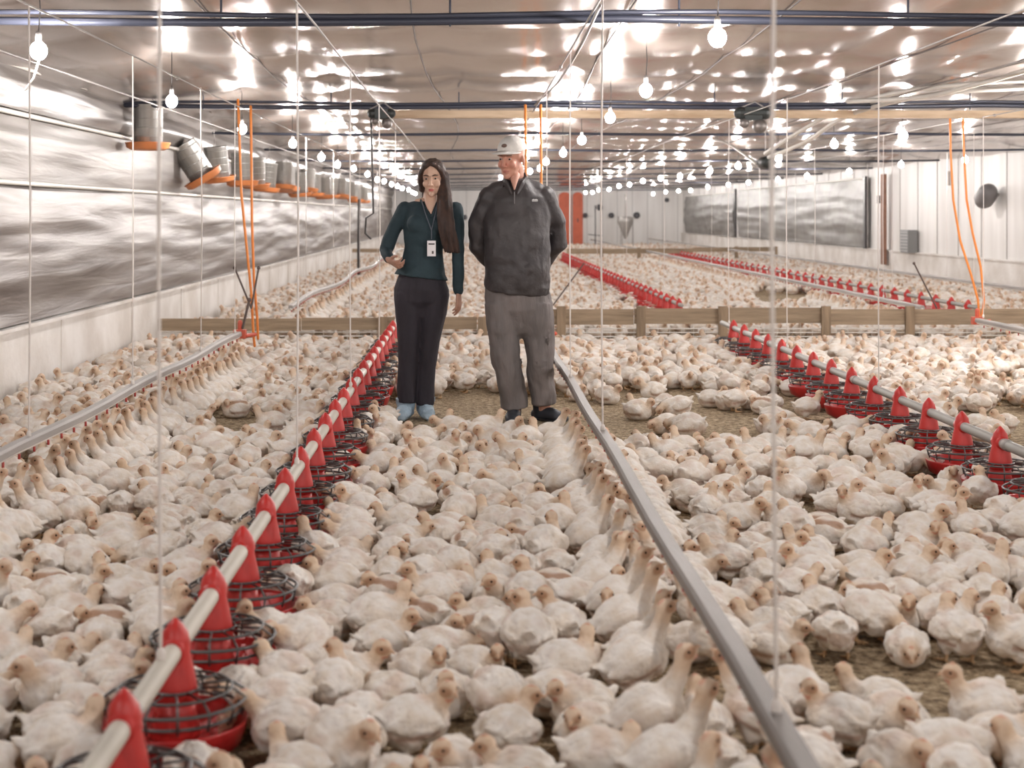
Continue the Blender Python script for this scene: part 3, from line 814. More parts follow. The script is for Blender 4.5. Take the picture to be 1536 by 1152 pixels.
# cap: crown, brim, button, emblem
CAPW = mat('cap_cloth', (.78, .74, .70), .8, 0, .12, 20, .2, 60)
gc = G().ell((0, .014, .052), (.083, .101, .083), n=22, m=14)
capm = Ti
gc.xform(Th); me = fuse(gc, .005, 2)
bm = bmesh.new(); bm.from_mesh(me)
cut = Th @ Vector((0, 0, .048)); nr = (Th.to_3x3() @ Vector((0, -.10, 1))).normalized()
bmesh.ops.bisect_plane(bm, geom=bm.verts[:] + bm.edges[:] + bm.faces[:], plane_co=cut, plane_no=nr, clear_inner=True)
edges = [e for e in bm.edges if e.is_boundary]
bmesh.ops.holes_fill(bm, edges=edges, sides=0)
bm.to_mesh(me); bm.free()
cap = link('cap', me, CAPW, man)
gb = G(); pts = []
n_ = 14
vs = []
for k in range(n_ + 1):
    a = PI + PI * k / n_
    xi, yi = .076 * math.cos(a), -.02 + .075 * math.sin(a) * .95
    xo, yo = .080 * math.cos(a), -.045 + .125 * math.sin(a)
    for (x_, y_) in ((xi, yi), (xo, yo)):
        z_ = .052 - .10 * (x_ ** 2) / .0064 * .16 - .10 * max(0, -y_ - .09)
        vs += [(x_, y_, z_ + .004), (x_, y_, z_ - .001)]
fs = []
for k in range(n_):
    a = k * 4; b2 = a + 4
    fs += [(a, a+2, b2+2, b2), (a+1, b2+1, b2+3, a+3), (a+2, a+3, b2+3, b2+2), (a, b2, b2+1, a+1)]
fs += [(0, 1, 3, 2), (n_*4, n_*4+2, n_*4+3, n_*4+1)]
gb.add(vs, fs).xform(Th).build('brim', CAPW, cap)
gg = G().ell((0, -.0845, .085), (.018, .006, .012), Euler((-.45, 0, 0))).xform(Th).build('emblem', mat('cap_emblem', (.16, .10, .08), .7), cap)
G().ell((0, .014, .135), (.007, .007, .004)).xform(Th).build('button', CAPW, cap)
# jacket
JACK = mat('jacket_charcoal', (.065, .058, .060), .55, 0, .3, 4, .8, 10, col2=(.035, .03, .034))
g = G()
g.tube([f(774, 268, .035), f(775, 281, .04), f(776, 300, .03), f(777, 330, .015), f(777, 370, -.01), f(776, 405, -.02), f(775, 428, -.015), f(774, 437, -.01)],
       [(.080, .072), (.135, .090), (.190, .120), (.212, .145), (.205, .155), (.205, .160), (.205, .158), (.198, .150)], 26, side=(1, 0, 0), rnd=False)
g.ell(f(741, 298, .05), (.080, .080, .080)); g.ell(f(810, 298, .05), (.080, .080, .080))
for q in (744, 806): g.tube([f(774, 274, .04), f((774 + q) / 2, 281, .045), f(q, 289, .05)], [.060, .062, .066], 12)
for A in (armL, armR):
    g.tube(A[:4] + [A[3].lerp(A[4], .75)], [(.080), (.072), (.066), (.056), (.047)], 14)
me = fuse(g, .008, 3); wrinkle(me, .017, 7, 7, 8, 1.3)
# keep the neck opening and V free
link('jacket', me, JACK, man)
g = G()
for q in (-1, 1):
    pts = [f(774, 262, .085), f(774 + q*13, 264, .06), f(773 + q*17, 269, .01), f(772 + q*12, 276, -.045), f(771 + q*4, 291, -.088)]
    g.tube(pts, [(.026, .009), (.026, .010), (.025, .010), (.022, .009), (.008, .007)], 10, side=(0, .12, 1))
link('collar', fuse(g, .005, 2), JACK, man)
# open neck showing skin: a thin wedge of the throat
g = G().tube([f(772, 262, -.035), f(771, 272, -.060), f(771, 284, -.090)], [(.035, .02), (.022, .016), (.005, .008)], 10, side=(1, 0, 0))
me = g.mesh('throat'); me.materials.append(mat('throat_skin', (.60, .33, .25), .5)); link('throat', me, None, man)
G().box((-.002, -.004, -.075), (.002, .004, .0)).build('zip', mat('zip_grey', (.2, .19, .19), .4, .5), man, False, f(771, 288, -.118))
g = G()
for k in range(5): g.box((k*.0075, -.002, 0), (k*.0075 + .0055, .002, .007 + .003 * (k % 2)))
g.box((0, -.002, -.006), (.036, .002, -.003))
g.build('chest_logo', mat('logo_white', (.9, .9, .9), .5), man, False, f(797, 301, -.112))
# trousers
TROU = mat('trousers_grey', (.215, .188, .183), .8, 0, .25, 3, .7, 9, stretch=(3, 3, .8), col2=(.155, .14, .137))
g = G()
g.tube([f(776, 424, 0), f(777, 445, 0), f(779, 464, 0), f(780, 484, .0)], [(.195, .125), (.208, .135), (.212, .14), (.15, .11)], 22, side=(1, 0, 0))
LL = [f(752, 455, 0), f(754, 490, -.01), f(758, 530, -.02), f(765, 570, -.01), f(771, 600, .0), f(772, 613, .0)]
LR = [f(804, 455, 0), f(807, 490, 0), f(810, 530, .0), f(811, 570, .02), f(816, 596, .03), f(817, 607, .03)]
g.tube(LL, [(.110, .125), (.108, .115), (.096, .10), (.088, .095), (.086, .095), (.086, .092)], 18, side=(1, 0, 0), rnd=False)
g.tube(LR, [(.110, .125), (.104, .115), (.092, .10), (.084, .095), (.080, .092), (.080, .09)], 18, side=(1, 0, 0), rnd=False)
me = fuse(g, .008, 3); wrinkle(me, .016, 9, 9, 7, 4.1); link('trousers', me, TROU, man)
SHOE = mat('shoe_dark', (.045, .05, .065), .5, 0, .3, 12)
def shoe(parent, c, yaw, m, name='shoe', s=1.0):
    g = G(); T = Matrix.Translation(c) @ Matrix.Rotation(yaw, 4, 'Z') @ Matrix.Scale(s, 4)
    g.tube([(0, .075, .035), (0, .02, .045), (0, -.06, .045), (0, -.13, .036), (0, -.175, .028)], [(.036, .035), (.04, .045), (.045, .042), (.048, .033), (.034, .024)], 14, side=(1, 0, 0))
    g.tube([(0, .04, .03), (0, .045, .11)], [.042, .046], 12)
    g.xform(T); o = link(name, fuse(g, .006, 2), m, parent); return o, T
for c, yaw in ((Vector((f(771, 0, 0).x, 0, 0)), -.12), (Vector((f(817, 0).x, .03, 0)), .75)):
    o, T = shoe(man, c, yaw, SHOE)
    g = G().tube([(0, .075, .008), (0, -.06, .008), (0, -.165, .008)], [(.040, .008), (.048, .008), (.036, .008)], 14, side=(1, 0, 0)).xform(T); g.build('sole', DARK, o)

# ---- the woman -------------------------------------------------------------
wom, f = person(636, 9.75, 'long-haired person in dark teal top with badge, black trousers and blue shoe covers')
Tw = Matrix.Translation(f(649, 268, -.01)) @ Euler((.10, -.03, -.12)).to_matrix().to_4x4() @ Matrix.Scale(.98, 4)
g = G()
head_shapes(g, Tw, False)
g.tube([f(647, 280, .025), f(645, 297, .03), f(643, 312, .03)], [(.044, .046), (.046, .046), (.065, .055)], 12, side=(1, 0, 0))
g.tube([f(642, 310, .03), f(639, 330, .02), f(636, 365, .02), f(633, 400, .02), f(632, 440, .02)], [(.11, .06), (.135, .085), (.11, .08), (.12, .09), (.14, .10)], 16, side=(1, 0, 0))
wL = [f(606, 314, .04), f(590, 345, .05), f(578, 377, .03), f(587, 391, -.10)]
wR = [f(682, 314, .04), f(685, 350, .05), f(687, 385, .03), f(688, 440, -.03)]
for A in (wL, wR): g.tube(A, [.040, .036, .030, .021], 10)
hand_shapes(g, wL[-1], (.55, -.75, -.30), (.6, .3, .5), 1, .75, .92)
hand_shapes(g, wR[-1], (.02, -.05, -1), (-.8, .35, 0), 1, .35, .95)
for A in ([f(612, 440, .02), f(612, 520, .0), f(610, 606, .0), f(610, 620, 0)], [f(650, 440, .02), f(645, 520, .02), f(638, 606, .04), f(638, 620, .04)]):
    g.tube(A, [.075, .048, .034, .034], 12)
me = fuse(g, .0042, 3)
Tj = Tw.inverted()
def wom_skin(co):
    q = Tj @ co
    c = Vector((.66, .43, .32))
    if q.z < -.40: c = Vector((.45, .25, .18))
    if abs(q.x) < .08 and -.13 < q.z < .16:
        lip = max(0, 1 - ((q.x/.023)**2 + ((q.z + .067)/.010)**2)) if q.y < -.07 else 0
        c = c.lerp(Vector((.50, .13, .12)), min(1, lip * 1.8))
    return c
paint(me, wom_skin)
link('body', me, skin_mat('skin_light_tan', None, None), wom)
BROWD = mat('dark_brow', (.04, .025, .02), .8)
eyes(Tw, wom, BROWD)
# hair
HAIR = mat('dark_brown_hair', (.022, .012, .010), .5, 0, 0, 6, .5, 60, stretch=(8, 8, .7), col2=(.065, .030, .020))
g = G(); h = G()
h.ell((0, .030, .045), (.083, .092, .088), n=20, m=12)
h.ell((0, .045, -.02), (.068, .072, .085))
for q in (-1, 1):
    h.tube([(q*.006, -.066, .100), (q*.040, -.062, .082), (q*.066, -.044, .045), (q*.076, -.012, -.005), (q*.074, .018, -.07)], [.012, .016, .017, .018, .022], 10)
h.xform(Tw); g.add(h.v, h.f)
lock = [f(663, 262, .0), f(666, 285, -.035), f(668, 305, -.085), f(668, 325, -.115), f(671, 345, -.125), f(675, 362, -.12), f(679, 378, -.115)]
for k in range(7):
    off = (k - 3) * .013
    g.tube([p + Vector((off * (.6 + .10 * i), .004 * math.sin(k * 2 + i) - (k % 2) * .008, .0)) for i, p in enumerate(lock)], [.020, .020, .019, .018, .016, .012, .005 + .002 * (k % 3)], 8)
for k in range(4):
    g.tube([f(639 - k*.6, 262, .06), f(637 + k*.8, 285, .08), f(638 + k*2, 303, .09), f(644 + k*3, 325, .12)], [.026, .026, .022, .012], 8)
    g.tube([f(662, 270, .05), f(668 - k, 295, .06), f(672 - k*2, 320, .09)], [.026, .024, .014], 8)
me = fuse(g, .0055, 2); wrinkle(me, .0035, 60, 40, 4, 2)
link('hair', me, HAIR, wom)
# top
TEAL = mat('dark_teal_cloth', (.024, .048, .060), .8, 0, .3, 5, .6, 12, col2=(.016, .032, .042))
g = G()
g.tube([f(643, 301, .035), f(642, 309, .035), f(641, 325, .03), f(639, 345, .015), f(636, 370, .02), f(634, 390, .02), f(632, 408, .02), f(631, 416, .02)],
       [(.055, .05), (.145, .075), (.150, .105), (.145, .118), (.125, .095), (.134, .104), (.158, .122), (.172, .132)], 24, side=(1, 0, 0), rnd=False)
g.ell(f(609, 316, .04), (.052, .05, .052)); g.ell(f(676, 319, .04), (.052, .05, .052))
g.ell(f(625, 337, -.055), (.058, .055, .06)); g.ell(f(655, 337, -.055), (.058, .055, .06))
g.tube([wL[0], wL[1], wL[2], wL[2].lerp(wL[3], .72)], [.052, .047, .043, .034], 14)
g.tube([wR[0], wR[1], wR[2], wR[2].lerp(wR[3], .92)], [.056, .047, .040, .034], 14)
me = fuse(g, .007, 3); wrinkle(me, .007, 9, 9, 10, 7.7)
link('top', me, TEAL, wom)
g = G()
for q in (-1, 1):
    g.tube([f(644, 296, .085), f(645 + q*11, 298, .06), f(645 + q*14, 302, .0), f(646 + q*8, 312, -.052), f(647, 325, -.088)], [(.014, .007), (.015, .008), (.016, .008), (.014, .008), (.006, .006)], 10, side=(0, .1, 1))
link('collar', fuse(g, .0045, 2), TEAL, wom)
g = G().tube([f(646, 292, -.02), f(646, 302, -.048), f(646, 312, -.072), f(647, 320, -.085)], [(.040, .02), (.038, .018), (.022, .012), (.004, .006)], 10, side=(1, 0, 0))
g.build('throat', mat('neck_skin', (.66, .43, .32), .5), wom)
# lanyard and badge
LAN = mat('lanyard', (.10, .11, .14), .6)
bd = f(648, 372, -.128)
g = G()
for q in (-1, 1): g.tube([f(645 + q*12, 301, -.03), f(646 + q*8, 318, -.098), f(648, 345, -.128), bd + Vector((0, 0, .06))], .0032, 6)
g.build('lanyard', LAN, wom)
b_ = G().box((-.027, -.002, -.049), (.027, .002, .049)).build('badge', mat('badge_white', (.85, .82, .84), .3), wom, False, bd)
G().box((-.019, -.0035, .024), (.019, -.002, .032)).build('badge_text', DARK, b_, False)
g = G().box((.002, -.0035, -.034), (.014, -.002, -.016)); g.build('badge_photo', mat('badge_photo', (.12, .09, .09), .5), b_, False)
# trousers
BLK = mat('black_trousers', (.030, .025, .035), .8, 0, .3, 4, .35, 10, stretch=(3, 3, .8))
g = G()
g.tube([f(632, 402, .02), f(632, 418, .02), f(632, 434, .02), f(631, 452, .02), f(631, 462, .02)], [(.130, .092), (.155, .115), (.176, .133), (.172, .125), (.11, .09)], 22, side=(1, 0, 0))
g.tube([f(612, 440, .02), f(613, 470, .01), f(613, 510, .0), f(611, 550, .0), f(610, 604, .0)], [(.092, .11), (.088, .10), (.070, .075), (.062, .066), (.060, .064)], 18, side=(1, 0, 0), rnd=False)
g.tube([f(652, 440, .02), f(650, 470, .02), f(645, 510, .02), f(640, 550, .03), f(638, 608, .04)], [(.092, .11), (.084, .10), (.066, .072), (.060, .062), (.058, .06)], 18, side=(1, 0, 0), rnd=False)
me = fuse(g, .0075, 3); wrinkle(me, .006, 10, 10, 6, 9.1); link('trousers', me, BLK, wom)
COV = mat('shoe_cover_blue', (.42, .55, .66), .5, 0, .2, 14, .6, 40)
for px, y_, yaw in ((608, 0, -.15), (638, .04, .15)):
    g = G(); T = Matrix.Translation(Vector((f(px, 0).x, y_, 0))) @ Matrix.Rotation(yaw, 4, 'Z')
    g.tube([(0, .07, .04), (0, .02, .05), (0, -.06, .05), (0, -.12, .042), (0, -.155, .034)], [(.042, .04), (.046, .048), (.05, .048), (.048, .04), (.036, .03)], 14, side=(1, 0, 0))
    g.tube([(0, .03, .03), (0, .02, .09), (0, .02, .135)], [.05, .058, .068], 14, rnd=False)
    g.xform(T); me = fuse(g, .006, 2); wrinkle(me, .006, 30, 30, 30, px); link('shoe_cover', me, COV, wom)


# ------------------------------------------------------------------ chickens
def hen_mat():
    m, nt, b = node_mat('chicken_feathers')
    N, L = nt.nodes, nt.links
    at_ = N.new('ShaderNodeVertexColor'); at_.layer_name = 'Col'
    tc = N.new('ShaderNodeTexCoord')
    n1 = N.new('ShaderNodeTexNoise'); n1.inputs['Scale'].default_value = 22; n1.inputs['Detail'].default_value = 5
    n2 = N.new('ShaderNodeTexNoise'); n2.inputs['Scale'].default_value = 90; n2.inputs['Detail'].default_value = 4
    L.new(tc.outputs['Object'], n1.inputs['Vector']); L.new(tc.outputs['Object'], n2.inputs['Vector'])
    rp = N.new('ShaderNodeValToRGB'); e = rp.color_ramp.elements
    e[0].position = .3; e[0].color = (.86, .79, .70, 1); e[1].position = .62; e[1].color = (1, 1, 1, 1)
    L.new(n1.outputs[0], rp.inputs[0])
    mx = N.new('ShaderNodeMixRGB'); mx.blend_type = 'MULTIPLY'; mx.inputs[0].default_value = 1
    L.new(at_.outputs[0], mx.inputs[1]); L.new(rp.outputs[0], mx.inputs[2])
    L.new(mx.outputs[0], b.inputs['Base Color'])
    b.inputs['Roughness'].default_value = .85
    b.inputs['Specular IOR Level'].default_value = .15
    ad = N.new('ShaderNodeMath'); ad.operation = 'ADD'
    L.new(n1.outputs[0], ad.inputs[0]); L.new(n2.outputs[0], ad.inputs[1])
    bp = N.new('ShaderNodeBump'); bp.inputs['Strength'].default_value = .35; bp.inputs['Distance'].default_value = .010
    L.new(ad.outputs[0], bp.inputs['Height']); L.new(bp.outputs[0], b.inputs['Normal'])
    return m
HEN = hen_mat()
BEAK = mat('beak', (.62, .40, .26), .5)

# pose: (name, body z, body pitch, neck points, head yaw, head pitch, legs?)
# local +X is forward; neck = list of points from the shoulders to the head centre
POSES = [
    ('head raised',      .098, .12, [(.058, 0, .132), (.074, 0, .156), (.082, 0, .182)], 0.0, -.05, True),
    ('head turned',      .096, .10, [(.058, 0, .130), (.072, .010, .150), (.078, .016, .172)], 1.2, -.05, True),
    ('head turned',      .096, .10, [(.060, 0, .128), (.076, -.010, .146), (.082, -.018, .166)], -1.3, .0, True),
    ('neck forward',     .094, -.04, [(.068, 0, .120), (.094, 0, .134), (.112, 0, .146)], 0.2, .15, True),
    ('head lowered',     .092, -.14, [(.072, 0, .102), (.104, .01, .094), (.122, .012, .072)], 0.1, .75, True),
    ('lying down',       .064, .02, [(.060, 0, .088), (.078, 0, .104), (.086, 0, .122)], 0.3, .10, False),
    ('lying down',       .062, .0, [(.058, 0, .084), (.068, .012, .094), (.070, .022, .106)], 1.6, .15, False),
    ('lying down',       .064, .04, [(.060, 0, .090), (.080, -.01, .110), (.090, -.015, .132)], -.8, .05, False),
    ('neck stretched up', .104, .45, [(.052, 0, .155), (.076, 0, .195), (.090, 0, .236)], 0.0, -.70, True),
    ('neck stretched up', .102, .38, [(.054, 0, .150), (.080, .006, .186), (.098, .01, .226)], 0.15, -.60, True),
    ('head lowered',     .094, -.08, [(.070, 0, .108), (.100, -.012, .108), (.120, -.020, .096)], -.5, .45, True),
    ('lying down',       .060, -.03, [(.066, 0, .074), (.092, 0, .074), (.108, 0, .066)], 0.0, .30, False),
]
def build_hen(pose, fat=1.0):
    nm, bz, pit, neck, yaw, hp, legs = pose
    g = G(); R = Euler((0, -pit, 0))
    M = Matrix.Translation((0, 0, bz)) @ R.to_matrix().to_4x4()
    b = G()
    b.ell((-.008, 0, .002), (.086, .066 * fat, .066 * fat), n=18, m=12)
    b.ell((.036, 0, -.008), (.058, .059 * fat, .056 * fat), n=16, m=10)
    b.ell((-.035, 0, -.010), (.052, .058 * fat, .052))
    b.tube([(-.066, 0, .016), (-.092, 0, .032), (-.108, 0, .044)], [(.030, .018), (.022, .010), (.010, .004)], 10, side=(0, 1, 0))
    for q in (-1, 1):
        b.ell((.000, q*.060*fat, .010), (.060, .0165, .034), Euler((q*.18, .16, q*.06)), n=16, m=10)
        b.tube([(-.02, q*.062*fat, .010), (-.058, q*.057*fat, .012), (-.088, q*.040, .016)], [(.025, .010), (.018, .008), (.008, .004)], 8, side=(0, .2, 1))
    b.xform(M); g.add(b.v, b.f)
    N = [Vector(p) for p in neck]
    root = M @ Vector((.045, 0, .012))
    g.tube([root, N[0], N[1], N[2]], [.044, .032, .0235, .0195], 12)
    H = Matrix.Translation(N[2]) @ Euler((0, hp, yaw)).to_matrix().to_4x4()
    h = G()
    h.ell((.004, 0, .003), (.0285, .0230, .0245), n=14, m=10)
    h.ell((.020, 0, -.002), (.016, .013, .013))
    h.tube([(.018, 0, .022), (.004, 0, .028), (-.008, 0, .023)], [(.002, .0025), (.004, .003), (.002, .0025)], 6)
    h.ell((.020, 0, -.016), (.006, .005, .008))
    h.xform(H); g.add(h.v, h.f)
    if legs:
        for q in (-1, 1):
            dx = .012 * q
            g.ell((dx - .005, q*.034, .062), (.030, .023, .034))
            g.tube([(dx - .010, q*.034, .045), (dx - .016, q*.035, .022), (dx - .004, q*.036, .008)], [.0085, .0068, .0062], 8)
            for a in (-.5, 0, .5, PI):
                l = .034 if a != PI else .016
                g.tube([(dx - .004, q*.036, .007), (dx - .004 + l*math.cos(a), q*.036 + l*math.sin(a), .0055)], [.0056, .0045], 6)
    else:
        g.ell((0, 0, .030), (.080, .060, .034), n=16, m=8)
    me = fuse(g, .0048, 2)
    for v in me.vertices:       # ruffled plumage
        if v.co.z > .03 and (v.co - N[2]).length > .04:
            p = M.inverted() @ v.co
            v.co += v.normal * (.0050 * noise.noise(Vector((p.x * 34, p.y * 60, p.z * 60 + yaw))) + .0012 * noise.noise(Vector((p.x * 80, p.y * 110, p.z * 110))))
    Mi = M.inverted(); Hi = H.inverted(); rnd = random.Random(len(nm) + int(yaw * 10))
    o1, o2 = rnd.random() * 9, rnd.random() * 9
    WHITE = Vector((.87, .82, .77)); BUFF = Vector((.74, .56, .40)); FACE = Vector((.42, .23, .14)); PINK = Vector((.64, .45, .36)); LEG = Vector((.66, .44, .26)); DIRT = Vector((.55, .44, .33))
    def col(co):
        q = Hi @ co; c = WHITE.copy()
        n = noise.noise(Vector((co.x * 16 + o1, co.y * 16 + o2, co.z * 16)))
        c = c.lerp(PINK, max(0, min(.40, n * 1.2 - .2)))
        p = Mi @ co                                    # bare skin plus painted crease shadow along wing's lower edge; skin by tail
        wl = math.exp(-((p.z + .022) / .009) ** 2) * (1 if abs(p.y) > .040 and -.09 < p.x < .05 else 0)
        c = c.lerp(Vector((.50, .30, .22)), .75 * wl)
        if p.x < -.07 and p.z < .0: c = c.lerp(Vector((.52, .36, .27)), .5)
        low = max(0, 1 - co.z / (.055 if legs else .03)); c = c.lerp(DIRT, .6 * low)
        d = q.length
        nb = max(0, min(1, (.070 - d) / .040)); c = c.lerp(BUFF, .80 * nb)
        fd = ((q.x - .014) / .019) ** 2 + ((q.z - .002) / .013) ** 2
        if abs(q.y) > .003 and fd < 1.5 and q.x > -.010: c = c.lerp(FACE, max(0, min(.8, 1.4 - fd)))
        if q.z > .0255 and d < .036: c = c.lerp(Vector((.66, .28, .20)), .6)
        if q.z < -.014 and q.x > .012 and d < .034: c = c.lerp(Vector((.70, .25, .19)), .6)
        if legs and co.z < .03: c = LEG
        return c
    return me, H, col

HEAR = {}
def hen_variant(i, pose, fat):
    me, H, col = build_hen(pose, fat)
    # eyes join the body skin as tiny dark beads
    bm = bmesh.new(); bm.from_mesh(me); k0 = len(bm.verts)
    for q in (-1, 1):
        r = bmesh.ops.create_icosphere(bm, subdivisions=1, radius=.0042)
        bmesh.ops.transform(bm, matrix=H @ Matrix.Translation((.014, q*.0205, .006)), verts=r['verts'])
    bm.to_mesh(me); bm.free()
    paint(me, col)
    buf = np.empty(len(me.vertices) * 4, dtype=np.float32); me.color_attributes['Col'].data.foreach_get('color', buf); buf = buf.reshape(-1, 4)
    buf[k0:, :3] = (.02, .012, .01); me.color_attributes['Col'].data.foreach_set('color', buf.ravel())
    bk = G().tube([(.024, 0, .001), (.034, 0, -.001), (.043, 0, -.006)], [(.007, .0065), (.0052, .0045), (.0015, .0015)], 8, side=(0, 1, 0)).xform(H)
    me.name = 'chicken'
    me.materials.append(HEN)
    bme = bk.mesh('beak'); bme.materials.append(BEAK)
    for mm in (me, bme): mm.polygons.foreach_set('use_smooth', [True] * len(mm.polygons))
    return me, bme
VAR = []
for i, p in enumerate(POSES): VAR.append(hen_variant(i, p, 1.0 + .08 * math.sin(i * 2.7)) + (p[0],))

def arrays(me, bme, ratio):
    """vertex, triangle and colour arrays of a lighter copy for the flock mesh"""
    o = bpy.data.objects.new('tmp', me.copy()); C.objects.link(o)
    d = o.modifiers.new('d', 'DECIMATE'); d.ratio = ratio
    t = o.modifiers.new('t', 'TRIANGULATE')
    dg = bpy.context.evaluated_depsgraph_get(); e = bpy.data.meshes.new_from_object(o.evaluated_get(dg))
    v = np.empty(len(e.vertices) * 3, dtype=np.float32); e.vertices.foreach_get('co', v); v = v.reshape(-1, 3)
    f_ = np.empty(len(e.polygons) * 3, dtype=np.int32); e.polygons.foreach_get('vertices', f_); f_ = f_.reshape(-1, 3)
    c = np.empty(len(e.vertices) * 4, dtype=np.float32); e.color_attributes['Col'].data.foreach_get('color', c); c = c.reshape(-1, 4)
    tm = o.data; bpy.data.objects.remove(o); bpy.data.meshes.remove(e); bpy.data.meshes.remove(tm)
    return v, f_, c
LOD_MID = [arrays(a, b, .13) for a, b, n in VAR]
LOD_FAR = [arrays(a, b, .028) for a, b, n in VAR]
LOD_END = [arrays(a, b, .012) for a, b, n in VAR]

# ---- where the birds are: thrown one by one, two circles per body so none run into each other
rng = random.Random(21)
CELL = .2
hashg = {}
def cells(x, y): return (int(math.floor(x / CELL)), int(math.floor(y / CELL)))
def circles(x, y, a): 
    c, s = math.cos(a), math.sin(a)
    return ((x + .043*c, y + .043*s), (x - .044*c, y - .044*s))
CR = .0505
def free(cs, r=CR):
    for (x, y) in cs:
        i, j = cells(x, y)
        for di in (-1, 0, 1):
            for dj in (-1, 0, 1):
                for (u, v) in hashg.get((i + di, j + dj), ()):
                    if (u - x) ** 2 + (v - y) ** 2 < (2 * r) ** 2: return False
    return True
def put(cs):
    for (x, y) in cs: hashg.setdefault(cells(x, y), []).append((x, y))
obst = []     # (x, y, radius) the birds stay clear of
for k in range(21): obst.append((FEED_X[0], 3.10 + .54 * k, .19))
for k in range(-1, 15): obst.append((FEED_X[1], 6.40 + .54 * k, .191))
for k in range(40): obst.append((FEED_X[1], 17.6 + .56 * k, .19))
for k in range(44): obst.append((FEED_X[2], 17.3 + .60 * k, .19))
px2 = lambda px, Y: (px - VPX) / FPX * Y
obst += [(px2(770, 9.6), 9.60, .17), (px2(817, 9.66), 9.62, .17), (px2(609, 9.75), 9.70, .16), (px2(638, 9.75), 9.74, .16)]
def bare(x, y, nz):
    """stretches of litter left open in the photograph"""
    px = VPX + FPX * x / y; py = VPY + FPX * CAM_H / y
    wob = 10 * noise.noise(Vector((x * 2.2, y * 2.2, 2)))
    def in_(a, b, c, d): return a < px + wob * 2 < b and c < py + wob < d
    if in_(655, 760, 592, 655) or in_(530, 600, 598, 640): return True
    if 585 < px < 668 and 600 < py < 672 or 738 < px < 862 and 596 < py < 672: return True
    if in_(850, 1245, 586, 690) and nz > -.36: return True
    if in_(1245, 1320, 600, 660) and nz > -.1: return True
    if in_(1400, 1600, 612, 715) and nz > -.30: return True
    if in_(1180, 1460, 715, 820) and nz > -.08: return True
    if in_(1130, 1215, 438, 466): return True
    return noise.noise(Vector((x * 1.1, y * 1.1, 9))) > (.46 if y < 15 else .38)
birds = []    # x, y, angle, variant
def try_bird(x, y, a, var, relax=1.0, force=False):
    if x < XL + .18 or x > XR - .18: return False
    if not force and bare(x, y, noise.noise(Vector((x * 3.5, y * 2.5, 20)))): return False
    if -.75 < y - FENCE_Y < .35 or abs(y - 41.2) < .2: return False
    cs = circles(x, y, a)
    for (ox, oy, r) in obst:
        if abs(oy - y) < .4 and any((ox - u) ** 2 + (oy - v) ** 2 < (r + .035) ** 2 for u, v in cs): return False
    if not free(cs, CR * relax): return False
    put(cs); birds.append((x, y, a, var)); return True
up = [0, 1, 2, 3, 10, 4]; lie = [5, 6, 7, 11]
# birds reaching up under the drinker rails
def rail_birds(xr, ya, yb, side, step):
    y = ya
    while y < yb:
        a = (PI if side > 0 else 0) + rng.uniform(-.55, .55)
        ex = 0.115 + rng.uniform(-.015, .05)
        try_bird(xr + side * ex, y, a, rng.choice((8, 9, 8, 9)), .93)
        y += step * rng.uniform(.85, 1.35)
rail_birds(RAIL_X[0], 2.6, 12.3, 1, .17); rail_birds(RAIL_X[0], 2.6, 12.3, -1, .22)
rail_birds(RAIL_X[1], 2.4, 12.3, -1, .21); rail_birds(RAIL_X[1], 2.4, 12.3, 1, .30)
rail_birds(RAIL_X[2], 16, 40, -1, .16); rail_birds(RAIL_X[0], 16, 40, 1, .16)
# birds eating round the pans
for (ox, oy, r) in list(obst):
    if r not in (.19, .191) or oy > 15: continue
    for k in range(12):
        a = rng.uniform(0, 2 * PI); d = r + .085
        try_bird(ox + d * math.cos(a), oy + d * math.sin(a), a + PI + rng.uniform(-.3, .3), rng.choice((4, 3, 0, 5, 3, 1)))
def xr_at(y, m=.35): return max(XL + .18, (0 - VPX) / FPX * y - m), min(XR - .18, (1536 - VPX) / FPX * y + m)
y = 2.55
def throw(ya, yb, per_m2, mid):
    yy = ya
    while yy < yb:
        h = .25 if yy < 15 else .6
        xa, xb = xr_at(yy + h)
        for _ in range(int((xb - xa) * h * per_m2)):
            x = rng.uniform(xa, xb); y2 = yy + rng.uniform(0, h)
            r = rng.random()
            cl = noise.noise(Vector((x * 1.5, y2 * 1.5, 4)))
            var = rng.choice(lie) if r < .55 + cl * .6 else (4 if r > .93 else rng.choice(up))
            a = rng.uniform(0, 2 * PI)
            if not try_bird(x, y2, a, var):
                try_bird(x, y2, a + PI / 2, var)
        yy += h
throw(2.5, 14.8, 400, True)
throw(15.8, 40, 90, False)
throw(40, 61.5, 30, False)

# ---- the individual birds: those that show largest
def seen(b):
    x, y = b[0], b[1]
    px = VPX + FPX * x / y; py = VPY + FPX * (CAM_H - .12) / y
    return -5 < px < 1541 and py < 1165
cand = sorted([b for b in birds if seen(b)], key=lambda b: b[1])
single = cand[:300]
sset = set(map(id, single))
rest = [b for b in birds if id(b) not in sset and not (b[1] < single[-1][1] and not seen(b) and b[1] < 2.6)]
DIRN = ['right', 'back right', 'away', 'back left', 'left', 'front left', 'the camera', 'front right']
def strip(x):
    if x < RAIL_X[0]: return 'left of the left rail'
    if x < FEED_X[0]: return 'between left rail and left feeders'
    if x < RAIL_X[1]: return 'between left feeders and middle rail'
    if x < FEED_X[1]: return 'between middle rail and right feeders'
    return 'beyond the right feeders'
GROUPS = {'left of the left rail': 'chickens along the left wall', 'between left rail and left feeders': 'chickens between the left rail and the left feeders',
          'between left feeders and middle rail': 'chickens between the left feeders and the middle rail', 'between middle rail and right feeders': 'chickens between the middle rail and the right feeders'}
count = {}
proto = {}
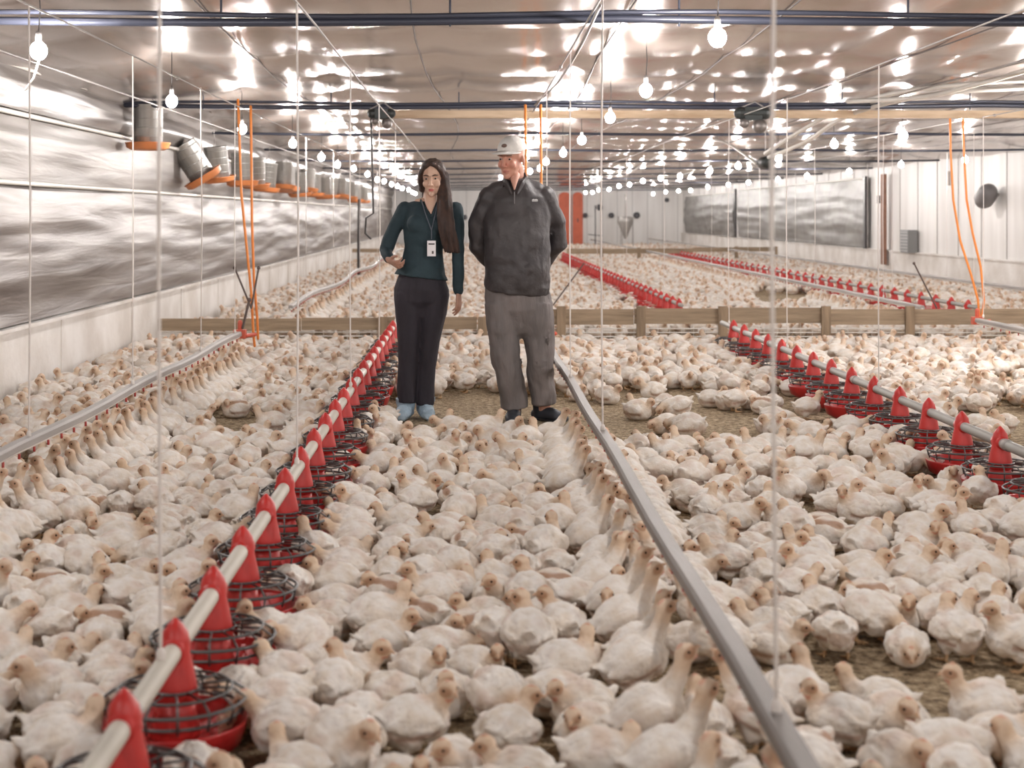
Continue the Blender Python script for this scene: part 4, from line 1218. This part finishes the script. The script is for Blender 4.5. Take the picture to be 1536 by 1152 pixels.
for b in single:
    x, y, a, var = b
    me, bme, nm = VAR[var]
    # seen from the camera the compass turns with the sight line
    d = DIRN[int(round((a % (2 * PI)) / (PI / 4))) % 8]
    key = (strip(x), nm, d); k = count.get(key, 0); count[key] = k + 1
    lab = '%s white chicken facing %s, %s, %s' % ((ORD[k] if k < 10 else nth(k) + ' nearest'), d, nm, strip(x))
    sc = rng.uniform(.89, 1.04)
    if var not in proto:
        o = bpy.data.objects.new('chicken', me); C.objects.link(o)
        bo = bpy.data.objects.new('beak', bme); C.objects.link(bo); bo.parent = o
        proto[var] = o
        o.location = (x, y, 0)
    else:
        o = dup(proto[var], (x, y, 0))
    o.rotation_euler = (0, 0, a); o.scale = (sc, sc * rng.uniform(.95, 1.06), sc * rng.uniform(.96, 1.05))
    tag(o, lab, 'chicken', GROUPS.get(strip(x), 'chickens nearest the camera'))

# ---- the rest of the flock as one mesh
def flock(bl, name, label):
    V = []; F = []; K = []; off = 0
    for (x, y, a, var) in bl:
        v, f_, c = (LOD_MID if y < 12 else LOD_FAR if y < 26 else LOD_END)[var]
        s = rng.uniform(.88, 1.04); ca, sa = math.cos(a) * s, math.sin(a) * s
        w = np.empty_like(v)
        w[:, 0] = v[:, 0] * ca - v[:, 1] * sa + x; w[:, 1] = v[:, 0] * sa + v[:, 1] * ca + y; w[:, 2] = v[:, 2] * s
        V.append(w); F.append(f_ + off); K.append(c * np.array([1, 1, 1, 1], dtype=np.float32) * np.array([rng.uniform(.93, 1.03)] * 3 + [1], dtype=np.float32)); off += len(v)
    V = np.concatenate(V); F = np.concatenate(F); K = np.concatenate(K)
    me = bpy.data.meshes.new(name)
    me.vertices.add(len(V)); me.vertices.foreach_set('co', V.ravel())
    me.loops.add(F.size); me.loops.foreach_set('vertex_index', F.ravel())
    me.polygons.add(len(F)); me.polygons.foreach_set('loop_start', np.arange(0, F.size, 3, dtype=np.int32)); me.polygons.foreach_set('loop_total', np.full(len(F), 3, dtype=np.int32))
    me.update(calc_edges=True); V = F = None
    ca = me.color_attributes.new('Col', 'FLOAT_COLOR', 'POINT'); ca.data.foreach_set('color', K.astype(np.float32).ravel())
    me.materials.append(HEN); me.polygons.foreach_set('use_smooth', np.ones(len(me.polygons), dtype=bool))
    o = bpy.data.objects.new(name, me); C.objects.link(o)
    tag(o, label, 'chicken', None, 'stuff')
    return o
flock(rest, 'chicken_flock', 'rest of the dense white chicken flock, from in front of the people to far wall')
